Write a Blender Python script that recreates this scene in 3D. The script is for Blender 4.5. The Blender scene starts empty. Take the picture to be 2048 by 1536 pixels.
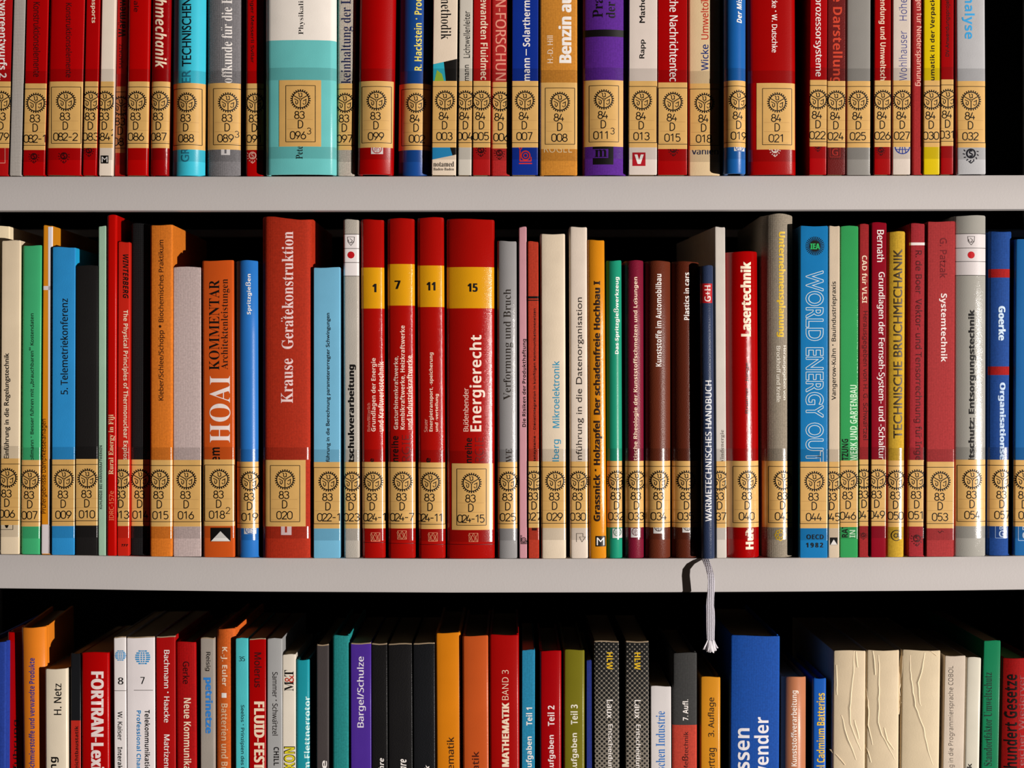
import bpy, bmesh, math, os, random
from mathutils import Matrix, Vector
random.seed(7)
PI = math.pi
SC = bpy.context.scene
COL = SC.collection

# ------------------------------------------------------------------ camera, world, sun, exposure
S = 0.00036            # metres per photograph pixel at the plane of the spines
D = 1.35               # camera distance from that plane
CX, CY = 1024, 768
cam = bpy.data.cameras.new('camera')
cam.sensor_width = 36.0
cam.lens = 36.0 * D / (2048 * S)
cam.clip_start = 0.05
cam.dof.use_dof = True
cam.dof.focus_distance = D
cam.dof.aperture_fstop = 6.3
cam_o = bpy.data.objects.new('camera', cam)
cam_o.location = (0, -D, 0)
cam_o.rotation_euler = (PI / 2, 0, 0)
COL.objects.link(cam_o)
SC.camera = cam_o

world = bpy.data.worlds.new('dim_room')
SC.world = world
world.use_nodes = True
world.node_tree.nodes['Background'].inputs[0].default_value = (1.0, 0.80, 0.62, 1)
world.node_tree.nodes['Background'].inputs[1].default_value = 0.0045

# the low evening light comes from the right and slightly from below, close enough to fade a little towards the left
LIGHT_AZ, LIGHT_DIST = math.radians(50), 4.2
sun = bpy.data.lights.new('low_evening_light', 'POINT')
sun.energy = 1045
sun.shadow_soft_size = 0.02
sun.color = (1.0, 0.94, 0.88)
sun_o = bpy.data.objects.new('low_evening_light', sun)
sun_o.location = (LIGHT_DIST * math.sin(LIGHT_AZ), -LIGHT_DIST * math.cos(LIGHT_AZ), -0.55)
COL.objects.link(sun_o)

vs = SC.view_settings
vs.view_transform = 'Standard'
vs.look = 'None'
vs.exposure = 0.0
vs.gamma = 1.0
vs.use_curve_mapping = False

# ------------------------------------------------------------------ materials
def lin(c):
    o = []
    for v in c:
        v = v / 255.0
        o.append(v / 12.92 if v <= 0.04045 else ((v + 0.055) / 1.055) ** 2.4)
    return o

TINT = (1.0, 0.95, 0.90)
MATS = {}
def M(rgb, kind='matte'):
    """procedural material: rgb is the colour of the flat lit surface in the photograph"""
    key = (tuple(rgb), kind)
    if key in MATS:
        return MATS[key]
    c = [min(0.9, max(0.0008, v / t)) for v, t in zip(lin(rgb), TINT)]
    m = bpy.data.materials.new(kind + '_%d_%d_%d' % tuple(rgb))
    m.use_nodes = True
    nt = m.node_tree
    N, L = nt.nodes, nt.links
    b = N['Principled BSDF']
    b.inputs['Base Color'].default_value = (*c, 1)
    tc = N.new('ShaderNodeTexCoord')
    def noise(scale, detail=2.0, vec=None):
        n = N.new('ShaderNodeTexNoise')
        n.inputs['Scale'].default_value = scale
        n.inputs['Detail'].default_value = detail
        L.new(vec if vec else tc.outputs['Object'], n.inputs['Vector'])
        return n
    def bump(src, dist, strength=1.0, prev=None):
        bp = N.new('ShaderNodeBump')
        bp.inputs['Distance'].default_value = dist
        bp.inputs['Strength'].default_value = strength
        L.new(src, bp.inputs['Height'])
        if prev: L.new(prev.outputs[0], bp.inputs['Normal'])
        L.new(bp.outputs[0], b.inputs['Normal'])
        return bp
    def vary(amount, src):
        mr = N.new('ShaderNodeMapRange')
        mr.inputs['From Min'].default_value = 0.3
        mr.inputs['From Max'].default_value = 0.7
        mr.inputs['To Min'].default_value = 1 - amount
        mr.inputs['To Max'].default_value = 1 + amount
        L.new(src, mr.inputs['Value'])
        hs = N.new('ShaderNodeHueSaturation')
        hs.inputs['Color'].default_value = (*c, 1)
        L.new(mr.outputs[0], hs.inputs['Value'])
        L.new(hs.outputs[0], b.inputs['Base Color'])
    def wave(scale, axis, vec=None):
        w = N.new('ShaderNodeTexWave')
        w.wave_type = 'BANDS'
        w.bands_direction = axis
        w.inputs['Scale'].default_value = scale
        w.inputs['Distortion'].default_value = 1.2
        w.inputs['Detail'].default_value = 2
        w.inputs['Detail Scale'].default_value = 3
        L.new(vec if vec else tc.outputs['Object'], w.inputs['Vector'])
        return w
    def add(a, bb, op='ADD'):
        mm = N.new('ShaderNodeMath'); mm.operation = op
        L.new(a, mm.inputs[0])
        if isinstance(bb, (int, float)): mm.inputs[1].default_value = bb
        else: L.new(bb, mm.inputs[1])
        return mm.outputs[0]
    b.inputs['Specular IOR Level'].default_value = 0.22
    if kind == 'matte':
        b.inputs['Roughness'].default_value = 0.55
        n = noise(900); vary(0.05, noise(60, 4).outputs[0]); bump(n.outputs[0], 0.00006)
    elif kind == 'satin':
        b.inputs['Roughness'].default_value = 0.30
        n = noise(1500); vary(0.04, noise(50, 4).outputs[0]); bump(n.outputs[0], 0.00004)
    elif kind == 'gloss':
        b.inputs['Roughness'].default_value = 0.17
        b.inputs['Specular IOR Level'].default_value = 0.5
        n = noise(2100, 2); vary(0.03, noise(50, 3).outputs[0]); bump(n.outputs[0], 0.00009, 1.0)
    elif kind == 'leather':
        b.inputs['Roughness'].default_value = 0.36
        v = N.new('ShaderNodeTexVoronoi'); v.inputs['Scale'].default_value = 1400
        L.new(tc.outputs['Object'], v.inputs['Vector'])
        bump(v.outputs[0], 0.00012, 0.7); vary(0.05, noise(50, 3).outputs[0])
    elif kind == 'cloth':
        b.inputs['Roughness'].default_value = 0.62
        b.inputs['Specular IOR Level'].default_value = 0.14
        h = add(add(wave(620, 'X').outputs[1], wave(620, 'Z').outputs[1]), noise(1100, 2).outputs[0])
        bump(h, 0.00007, 0.8); vary(0.12, add(noise(700, 2).outputs[0], 0.0))
    elif kind == 'coarse':
        b.inputs['Roughness'].default_value = 0.7
        h = add(add(wave(430, 'X').outputs[1], wave(450, 'Z').outputs[1]), noise(900, 2).outputs[0])
        bump(h, 0.00011, 1.0); vary(0.14, noise(900, 2).outputs[0])
    elif kind == 'grid':
        b.inputs['Roughness'].default_value = 0.6
        h = add(wave(290, 'X').outputs[1], wave(290, 'Z').outputs[1], 'MINIMUM')
        mr = N.new('ShaderNodeMapRange'); L.new(h, mr.inputs[0]); mr.inputs[2].default_value = 0.3
        mr.inputs[3].default_value = 0.5; mr.inputs[4].default_value = 1.0
        hs = N.new('ShaderNodeHueSaturation'); hs.inputs['Color'].default_value = (*c, 1)
        L.new(mr.outputs[0], hs.inputs['Value']); L.new(hs.outputs[0], b.inputs['Base Color'])
    elif kind == 'pages':
        b.inputs['Roughness'].default_value = 0.85
        w = wave(900, 'X'); bump(w.outputs[1], 0.00015); vary(0.08, w.outputs[1])
    elif kind == 'paper':
        b.inputs['Roughness'].default_value = 0.6
        b.inputs['Coat Weight'].default_value = 1.0
        b.inputs['Coat Roughness'].default_value = 0.22
        vary(0.05, noise(110, 4).outputs[0])
    elif kind == 'ink':
        b.inputs['Roughness'].default_value = 0.45
        b.inputs['Specular IOR Level'].default_value = 0.25
    elif kind == 'steel':
        b.inputs['Roughness'].default_value = 0.5
        n = noise(700, 3); bump(n.outputs[0], 0.00005); vary(0.015, noise(12, 3).outputs[0])
    elif kind == 'dark':
        b.inputs['Roughness'].default_value = 0.9
        b.inputs['Specular IOR Level'].default_value = 0.05
        vary(0.1, noise(9, 3).outputs[0])
    elif kind == 'ribbon':
        b.inputs['Roughness'].default_value = 0.42
        h = add(wave(230, 'X').outputs[1], wave(300, 'Z').outputs[1], 'MULTIPLY')
        bump(h, 0.0006, 1.0); vary(0.12, h)
        tr = N.new('ShaderNodeBsdfTransparent'); tr.inputs[0].default_value = (1, .88, .76, 1)
        mx = N.new('ShaderNodeMixShader'); mx.inputs[0].default_value = 0.13
        L.new(b.outputs[0], mx.inputs[1]); L.new(tr.outputs[0], mx.inputs[2]); L.new(mx.outputs[0], N['Material Output'].inputs[0])
    elif kind == 'dots':
        b.inputs['Roughness'].default_value = 0.5
        sx = N.new('ShaderNodeSeparateXYZ'); L.new(tc.outputs['Object'], sx.inputs[0])
        p = 9.7 * S
        def lat(off):
            u = add(add(add(sx.outputs[0], 1 / p, 'MULTIPLY'), 20 + off), 1.0, 'FRACT')
            v = add(add(add(sx.outputs[2], 1 / p, 'MULTIPLY'), off), 1.0, 'FRACT')
            u = add(u, -0.5); v = add(v, -0.5)
            return add(add(u, u, 'MULTIPLY'), add(v, v, 'MULTIPLY'))
        d = add(lat(0.0), lat(0.5), 'MINIMUM')
        r = N.new('ShaderNodeMapRange'); L.new(sx.outputs[2], r.inputs[0])
        r.inputs[1].default_value = 0.12; r.inputs[2].default_value = 0.215
        r.inputs[3].default_value = 0.045; r.inputs[4].default_value = 0.14
        lt = add(d, r.outputs[0], 'LESS_THAN')
        mx = N.new('ShaderNodeMix'); mx.data_type = 'RGBA'
        L.new(lt, mx.inputs[0]); mx.inputs[6].default_value = (*c, 1); mx.inputs[7].default_value = (.006, .006, .006, 1)
        L.new(mx.outputs[2], b.inputs['Base Color'])
    elif kind == 'tape':
        N.remove(b)
        tr = N.new('ShaderNodeBsdfTransparent'); tr.inputs[0].default_value = (*[min(1, v) for v in c], 1)
        gl = N.new('ShaderNodeBsdfGlossy'); gl.inputs['Roughness'].default_value = 0.2
        n = noise(1200, 2)
        bp = N.new('ShaderNodeBump'); bp.inputs['Distance'].default_value = 0.00005; L.new(n.outputs[0], bp.inputs['Height'])
        L.new(bp.outputs[0], gl.inputs['Normal'])
        mx = N.new('ShaderNodeMixShader'); mx.inputs[0].default_value = 0.045
        L.new(tr.outputs[0], mx.inputs[1]); L.new(gl.outputs[0], mx.inputs[2])
        L.new(mx.outputs[0], N['Material Output'].inputs[0])
    MATS[key] = m
    return m

# ------------------------------------------------------------------ object helpers
def link(name, me, parent=None, mats=(), loc=None):
    o = bpy.data.objects.new(name, me)
    COL.objects.link(o)
    for m in mats: me.materials.append(m)
    if parent: o.parent = parent
    if loc: o.location = loc
    return o
def from_bm(name, bm, parent=None, mats=(), angle=None):
    me = bpy.data.meshes.new(name)
    bm.to_mesh(me); bm.free()
    if angle is not None:
        for p in me.polygons: p.use_smooth = True
        me.set_sharp_from_angle(angle=math.radians(angle))
    return link(name, me, parent, mats)
def empty(name, loc, rot=(0, 0, 0)):
    o = bpy.data.objects.new(name, None)
    o.empty_display_size = 0.02
    o.location = loc; o.rotation_euler = rot
    COL.objects.link(o)
    return o
def tag(o, label, cat, group=None, kind=None):
    o['label'] = label; o['category'] = cat
    if group: o['group'] = group
    if kind: o['kind'] = kind
    return o
def box(bm, x0, x1, y0, y1, z0, z1, bev=0.0):
    r = bmesh.ops.create_cube(bm, size=1)
    vs_ = r['verts']
    bmesh.ops.scale(bm, vec=(x1 - x0, y1 - y0, z1 - z0), verts=vs_)
    bmesh.ops.translate(bm, vec=((x0 + x1) / 2, (y0 + y1) / 2, (z0 + z1) / 2), verts=vs_)
    if bev:
        es = list({e for v in vs_ for e in v.link_edges})
        bmesh.ops.bevel(bm, geom=es, offset=bev, segments=2, affect='EDGES', profile=0.5)

# ------------------------------------------------------------------ shelves: the front top edge, in photograph pixels
def interp(tab, x):
    if x <= tab[0][0]: return tab[0][1]
    for (a, ya), (b, yb) in zip(tab, tab[1:]):
        if x <= b: return ya + (yb - ya) * (x - a) / (b - a)
    return tab[-1][1]
EDGE = {0: [(-300, -418), (2400, -418)],
        1: [(-300, 352.5), (400, 352.5), (1024, 352), (1600, 351), (2400, 349)],
        2: [(-300, 1104), (0, 1108.5), (150, 1110), (300, 1112.5), (500, 1115), (900, 1117), (1300, 1116.5), (1600, 1115), (1900, 1113), (2048, 1111), (2400, 1107)],
        3: [(-300, 1880), (2400, 1880)]}
def px(x): return (x - CX) * S
def pz(y): return (CY - y) * S
def shelf_z(row, x): return pz(interp(EDGE[row], x))

case = empty('bookcase', (0, 0.1, pz(1880) - 0.05))
tag(case, 'pale grey steel bookcase whose shelf edges run across the photo', 'bookcase')
shelf_mat = M((192, 182, 176), 'steel')
XL, XR = -190, 2240
def make_shelf(row, thick):
    bm = bmesh.new()
    n = 40
    # folded steel profile: sheet, front lip, return flange  (y, dz)
    t = thick * S
    prof = [(0.245, 0), (0.0012, 0), (0.0004, -0.0003), (0.0, -0.0011), (0.0, -t + 0.0011), (0.0004, -t + 0.0003), (0.0012, -t),
            (0.011, -t), (0.011, -t + 0.0014), (0.0018, -t + 0.0014), (0.0018, -0.0016), (0.245, -0.0016)]
    rings = []
    for i in range(n + 1):
        x = XL + (XR - XL) * i / n
        z = shelf_z(row, x)
        rings.append([bm.verts.new((px(x), y - 0.0005, z + dz)) for y, dz in prof])
    for a, b in zip(rings, rings[1:]):
        for k in range(len(prof)):
            k2 = (k + 1) % len(prof)
            bm.faces.new((a[k], a[k2], b[k2], b[k]))
    bm.faces.new(rings[0]); bm.faces.new(rings[-1][::-1])
    bmesh.ops.recalc_face_normals(bm, faces=bm.faces)
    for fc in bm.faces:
        if len(fc.verts) == 4 and fc.normal.z < -.9 and fc.calc_center_median().y > .015: fc.material_index = 1  # shade painted in: underside darkened so little light bounces onto the books below
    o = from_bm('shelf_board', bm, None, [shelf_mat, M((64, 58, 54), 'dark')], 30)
    o.parent = case; o.matrix_parent_inverse = Matrix.Translation(-case.location)
    return o
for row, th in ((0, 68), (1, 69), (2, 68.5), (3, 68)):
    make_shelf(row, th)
bm = bmesh.new(); box(bm, px(-190), px(2240), 0.212, 0.214, pz(768 - (768 - 474) * (D + .212) / D), pz(768 - (768 - 459) * (D + .212) / D), 0.0004)
o = from_bm('back_rail', bm, None, [shelf_mat]); o.parent = case; o.matrix_parent_inverse = Matrix.Translation(-case.location)
bm = bmesh.new(); box(bm, px(-235), px(-192), 0, 0.26, pz(1980), pz(-500), 0.001)
o = from_bm('side_panel', bm, None, [shelf_mat]); o.parent = case; o.matrix_parent_inverse = Matrix.Translation(-case.location)
bm = bmesh.new(); box(bm, px(2242), px(2285), 0, 0.26, pz(1980), pz(-500), 0.001)
o = from_bm('side_panel', bm, None, [shelf_mat]); o.parent = case; o.matrix_parent_inverse = Matrix.Translation(-case.location)
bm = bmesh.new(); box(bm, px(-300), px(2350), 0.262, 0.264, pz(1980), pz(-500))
o = from_bm('dark_backdrop', bm, None, [M((9, 8, 7), 'dark')]); o.parent = case; o.matrix_parent_inverse = Matrix.Translation(-case.location)  # added near-black sheet standing in for the darkness behind the open shelves

# ------------------------------------------------------------------ lettering (Blender's own fonts)
FD = bpy.utils.system_resource('DATAFILES', path='fonts') or ''
def font(fn):
    try: return bpy.data.fonts.load(os.path.join(FD, fn))
    except Exception: return None
F_MATH = font('NotoSansMath-Regular.woff2')
def mathmap(s, up, lo, dg):
    o = ''
    comb = {'ä': 'a', 'ö': 'o', 'ü': 'u', 'Ä': 'A', 'Ö': 'O', 'Ü': 'U'}
    for ch in s:
        um = ch in comb
        ch = comb.get(ch, ch)
        if 'A' <= ch <= 'Z': r = chr(up + ord(ch) - 65)
        elif 'a' <= ch <= 'z': r = chr(lo + ord(ch) - 97)
        elif '0' <= ch <= '9' and dg: r = chr(dg + ord(ch) - 48)
        else: r = ch
        o += r + ('\u0308' if um else '')
    return o
FONTS = {  # key: (alphabet bases, stroke offset, sideways weight, all-round weight)
    'r': ((0x1D5A0, 0x1D5BA, 0x1D7E2), 0.0, .011, 0), 'l': ((0x1D5A0, 0x1D5BA, 0x1D7E2), -0.006, 0, 0),
    'b': ((0x1D5D4, 0x1D5EE, 0x1D7EC), 0.0, 0, 0), 'x': ((0x1D5D4, 0x1D5EE, 0x1D7EC), 0.0, .026, 0),
    's': ((0x1D400, 0x1D41A, 0x1D7CE), 0.0, 0, 0), 't': ((0x1D400, 0x1D41A, 0x1D7CE), -0.004, 0, 0),
    'i': ((0x1D63C, 0x1D656, 0x1D7EC), 0.0, 0, 0),
    'g': (None, 0.0, 0, 0), 'G': (None, 0.0, .020, 0), 'k': (None, 0.0, 0, 0), 'o': (None, 0.0, 0, .030)}
TXT = {}
def text_key(s, f):
    TXT.setdefault((s, f), None)
    return (s, f)
def bake_text():
    objs = []
    for (s, f) in TXT:
        base, off, dsx, dall = FONTS[f]
        c = bpy.data.curves.new('t', 'FONT')
        if base and F_MATH:
            body = mathmap(s, *base)
            c.font = F_MATH
        else:
            body = s
        c.body = body; c.size = 1; c.offset = off; c.fill_mode = 'FRONT'; c.resolution_u = 4
        if base and F_MATH:
            bad = [i for i, ch in enumerate(body) if ch in 'ß„“”·•–']
            if bad:
                std = bpy.data.fonts.get('Bfont') or bpy.data.fonts.get('Bfont Regular')
                if std:
                    c.font_bold = std
                    for i in bad: c.body_format[i].use_bold = True
        o = bpy.data.objects.new('t', c)
        COL.objects.link(o)
        objs.append(((s, f), o, c))
    bpy.context.view_layer.update()
    dg = bpy.context.evaluated_depsgraph_get()
    for k, o, c in objs:
        ev = o.evaluated_get(dg)
        me = ev.to_mesh()
        vsx = [(v.co.x, v.co.y) for v in me.vertices]
        fs = [tuple(p.vertices) for p in me.polygons]
        ev.to_mesh_clear()
        dsx, dall = FONTS[k[1]][2:]
        sh = [(0, 0)]
        if dsx: sh = [(-dsx, 0), (0, 0), (dsx, 0)]
        if dall: sh = [(dall * math.cos(q * PI / 5), dall * math.sin(q * PI / 5)) for q in range(10)]
        if not vsx: continue
        xs = [a + u for u, w in sh for a, _ in vsx]; ys = [b_ + w for u, w in sh for _, b_ in vsx]
        TXT[k] = (vsx, fs, (min(xs), max(xs), min(ys), max(ys)), sh)
    for k, o, c in objs:
        bpy.data.objects.remove(o); bpy.data.curves.remove(c)

# ------------------------------------------------------------------ flat print primitives, in photograph pixels
def stroke(pts, w, closed=False, joins=True):
    out = []
    n = len(pts)
    for i in range(n if closed else n - 1):
        (ax, ay), (bx, by) = pts[i], pts[(i + 1) % n]
        dx, dy = bx - ax, by - ay
        l = math.hypot(dx, dy) or 1
        nx, ny = -dy / l * w / 2, dx / l * w / 2
        out.append([(ax + nx, ay + ny), (ax - nx, ay - ny), (bx - nx, by - ny), (bx + nx, by + ny)])
    if joins:
        for (ax, ay) in (pts if closed else pts[1:-1]):
            out.append([(ax + w / 2 * math.cos(q * PI / 4), ay + w / 2 * math.sin(q * PI / 4)) for q in range(8)])
    return out
def ring(cx, cy, r0, r1, n=36, a0=0, a1=2 * PI):
    out = []
    for i in range(n):
        a, b = a0 + (a1 - a0) * i / n, a0 + (a1 - a0) * (i + 1) / n
        out.append([(cx + r0 * math.cos(a), cy + r0 * math.sin(a)), (cx + r1 * math.cos(a), cy + r1 * math.sin(a)),
                    (cx + r1 * math.cos(b), cy + r1 * math.sin(b)), (cx + r0 * math.cos(b), cy + r0 * math.sin(b))])
    return out
def disc(cx, cy, r, n=28):
    return [[(cx + r * math.cos(2 * PI * i / n), cy + r * math.sin(2 * PI * i / n)) for i in range(n)]]
def rect(x0, y0, x1, y1): return [[(x0, y0), (x1, y0), (x1, y1), (x0, y1)]]
def frame(x0, y0, x1, y1, w=1.1): return stroke([(x0, y0), (x1, y0), (x1, y1), (x0, y1)], w, True, False)
def gear(cx, cy, k=1.0, w=1.0):
    out = ring(cx, cy, 15.6 * k, (15.6 + 1.9 * w) * k, 48)
    nt = 26
    for i in range(nt):
        a = 2 * PI * (i + .5) / nt
        ca, sa = math.cos(a), math.sin(a)
        out += stroke([(cx + 16.8 * k * ca, cy + 16.8 * k * sa), (cx + 20.4 * k * ca, cy + 20.4 * k * sa)], 2.3 * k)
    out += ring(cx, cy, 1.3 * k, 2.5 * k, 14)
    for a in (90, 210, 330):
        ca, sa = math.cos(math.radians(a)), math.sin(math.radians(a))
        out += stroke([(cx + 2.2 * k * ca, cy + 2.2 * k * sa), (cx + 15.8 * k * ca, cy + 15.8 * k * sa)], 1.7 * k * w)
    G = [[(-5, -13.3), (-2.7, -12), (-2.7, -6.5), (-0.6, -4.6), (2.2, -6.3)], [(0.2, -13), (2.8, -12), (2.8, -4.8)],
         [(-12.4, -1.6), (-5.2, 2.2), (-5.2, 6.8), (-7.4, 9.6), (-9.6, 7.6), (-9.6, 3)],
         [(12.2, -0.8), (5.2, 3.0)], [(10.8, 0.2), (10.8, 7.2), (8.8, 9.8)], [(4.6, 7.4), (7.6, 10.6)]]
    for g in G:
        out += stroke([(cx + a * k, cy + b * k) for a, b in g], 1.55 * k * w)
    return out
def arcp(cx, cy, rx, ry, a0, a1, n=9):
    return [(cx + rx * math.cos(math.radians(a0 + (a1 - a0) * i / n)), cy + ry * math.sin(math.radians(a0 + (a1 - a0) * i / n))) for i in range(n + 1)]
DIG = {  # stencil style numerals in a box 0.62 wide and 1 high, y down
    '0': [arcp(.31, .3, .31, .3, 180, 360) + arcp(.31, .7, .31, .3, 0, 180) + [(0, .3)]],
    '1': [[(.08, .2), (.36, 0), (.36, 1)]],
    '2': [arcp(.31, .28, .3, .28, 190, 385) + [(0, 1), (.62, 1)]],
    '3': [arcp(.31, .25, .28, .25, 200, 450), arcp(.31, .73, .31, .27, 270, 520)],
    '4': [[(.3, 0), (0, .72), (.62, .72)], [(.44, .45), (.44, 1)]],
    '5': [[(.58, 0), (.1, 0), (.06, .42)] + arcp(.3, .68, .31, .32, 235, 500)],
    '6': [[(.45, 0), (.1, .5)] + arcp(.31, .69, .31, .31, 215, 575, 16)],
    '7': [[(0, 0), (.6, 0), (.22, 1)]],
    '8': [arcp(.31, .24, .25, .24, 90, 450, 16), arcp(.31, .73, .31, .27, -90, 270, 16)],
    '9': [arcp(.31, .31, .31, .31, 35, 395, 16) + [(.17, 1)]],
    'D': [[(0, 0), (0, 1)] + arcp(.2, .6, .4, .4, 90, 0)[0:] + arcp(.2, .4, .4, .4, 0, -90) + [(0, 0)]],
    '-': [[(.08, .55), (.5, .55)]]}
def digits(s, cx, cy, h, adv=None, w=1.65):
    adv = adv or h * .82
    out = []
    tot = adv * (len(s) - 1) + .62 * h
    x = cx - tot / 2
    for ch in s:
        for pl in DIG[ch]:
            out += stroke([(x + a * h, cy - h / 2 + b * h) for a, b in pl], w)
        x += adv
    return out
def crest(cx, cy, r):
    r *= .85                   # small printed publisher's crest: a disc with a curl inside a wreath
    out = ring(cx, cy, r * .42, r * .62, 20) + stroke(arcp(cx, cy - r * .17, r * .17, r * .17, 330, 90) + arcp(cx, cy + r * .17, r * .17, r * .17, 270, 510), r * .16)
    for i in range(9):
        a = math.radians(-20 + 27.5 * i)
        out += stroke([(cx + r * .75 * math.cos(a), cy + r * .8 * math.sin(a)), (cx + r * .98 * math.cos(a + .12), cy + r * 1.05 * math.sin(a + .12))], r * .13)
    out += stroke([(cx - r * .3, cy + r * .95), (cx, cy + r * 1.2), (cx + r * .3, cy + r * .95)], r * .12)
    return out

# print items: (polygons, colour, layer) or text (marker)
def P(polys, col, layer=1): return ('poly', polys, col, layer)
def T(s, d, xa, xb, ya, yb, f, col, layer=1, inner=None):
    """lettering fitted to a box in the photograph; d: U reads upwards, D downwards, H level"""
    return ('text', text_key(s, f), d, min(xa, xb), max(xa, xb), min(ya, yb), max(ya, yb), col, layer)
def band(y0, y1, col): return ('poly', rect(-600, y0, 2800, y1), col, 0)

# ------------------------------------------------------------------ the book builder
def profile(hw, phi, r):
    """depth of the spine surface across its width: an arc plus rounded corners"""
    phi = math.radians(max(phi, 0.5))
    R = hw / math.sin(phi)
    r = min(r, hw * 0.95)
    xs = set()
    n = max(2, int(phi / math.radians(6)))
    for i in range(-n, n + 1):
        xs.add(round(R * math.sin(phi * i / n), 7))
    if r > 0:
        for k in range(0, 7):
            x = hw - r + r * math.sin(PI / 2 * k / 6)
            xs.add(round(x, 7)); xs.add(round(-x, 7))
    xs = sorted(x for x in xs if -hw - 1e-9 <= x <= hw + 1e-9)
    # merge points that nearly coincide
    o = [xs[0]]
    for x in xs[1:]:
        if x - o[-1] > 0.00004: o.append(x)
    o[-1] = hw; o[0] = -hw
    ys = []
    for x in o:
        y = R - math.sqrt(max(0, R * R - x * x))
        e = max(0, abs(x) - (hw - r))
        if r > 0: y += r - math.sqrt(max(0, r * r - e * e))
        ys.append(y)
    return o, ys
def prof_y(xs, ys, x):
    if x <= xs[0]: return ys[0]
    for i in range(len(xs) - 1):
        if x <= xs[i + 1]:
            t = (x - xs[i]) / (xs[i + 1] - xs[i])
            return ys[i] + t * (ys[i + 1] - ys[i])
    return ys[-1]
def wrap_print(bm, xs, ys, eps):
    """cut flat artwork along the spine's facets, clip it to the spine and lay it on"""
    hw = xs[-1]
    def cut(x, **k):
        g = bm.verts[:] + bm.edges[:] + bm.faces[:]
        bmesh.ops.bisect_plane(bm, geom=g, dist=1e-8, plane_co=(x, 0, 0), plane_no=(1, 0, 0), **k)
    if not bm.verts: return
    lo = min(v.co.x for v in bm.verts); hi = max(v.co.x for v in bm.verts)
    if hi > hw: cut(hw - 1e-6, clear_outer=True)
    if lo < -hw: cut(-hw + 1e-6, clear_inner=True)
    for i in range(1, len(xs) - 1):
        if lo < xs[i] < hi and bm.verts:
            s0 = (ys[i] - ys[i - 1]) / (xs[i] - xs[i - 1]); s1 = (ys[i + 1] - ys[i]) / (xs[i + 1] - xs[i])
            if abs(s1 - s0) > 0.004: cut(xs[i])
    for v in bm.verts:
        v.co.y = prof_y(xs, ys, v.co.x) - eps
STY = {  # spine shapes: arc angle, corner radius (mm), board thickness (mm), hard cover?
    'pb': (3, 0.7, 0.45, False), 'ps': (10, 1.6, 0.5, False), 'bx': (2, 0.5, 0.6, False),
    'hf': (10, 1.6, 1.8, True), 'hs': (34, 1.6, 2.0, True), 'hr': (67, 0.4, 2.0, True), 'hw': (16, 4.5, 2.0, True), 'hm': (28, 2.2, 2.0, True)}
LABEL_C = (216, 166, 94)
GROUP = {1: 'books on the top shelf', 2: 'books on the middle shelf', 3: 'books on the bottom shelf'}
HREF = {1: 352.0, 2: 620.0, 3: 236.0}
BOOKS = []
def even(rgb, x):
    """a colour measured in the photograph, corrected for how strongly the light falls at that place along the shelf"""
    lx, ly = sun_o.location.x, sun_o.location.y
    e = lambda u: 1.0 / ((lx - u) ** 2 + ly ** 2) ** 1.5
    g = e(px(1024)) / e(px(x)) * 0.96
    return tuple(int(round(255 * (max(0, v * g) * 12.92 if v * g <= 0.0031308 else 1.055 * (v * g) ** (1 / 2.4) - 0.055))) for v in lin(rgb))
def B(row, x0, x1, yt, col, mat, sty, y0, dx, desc, lab=None, prints=(), **k):
    BOOKS.append((row, x0, x1, yt, col, mat, sty, y0, dx, desc, lab, list(prints), k))

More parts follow.
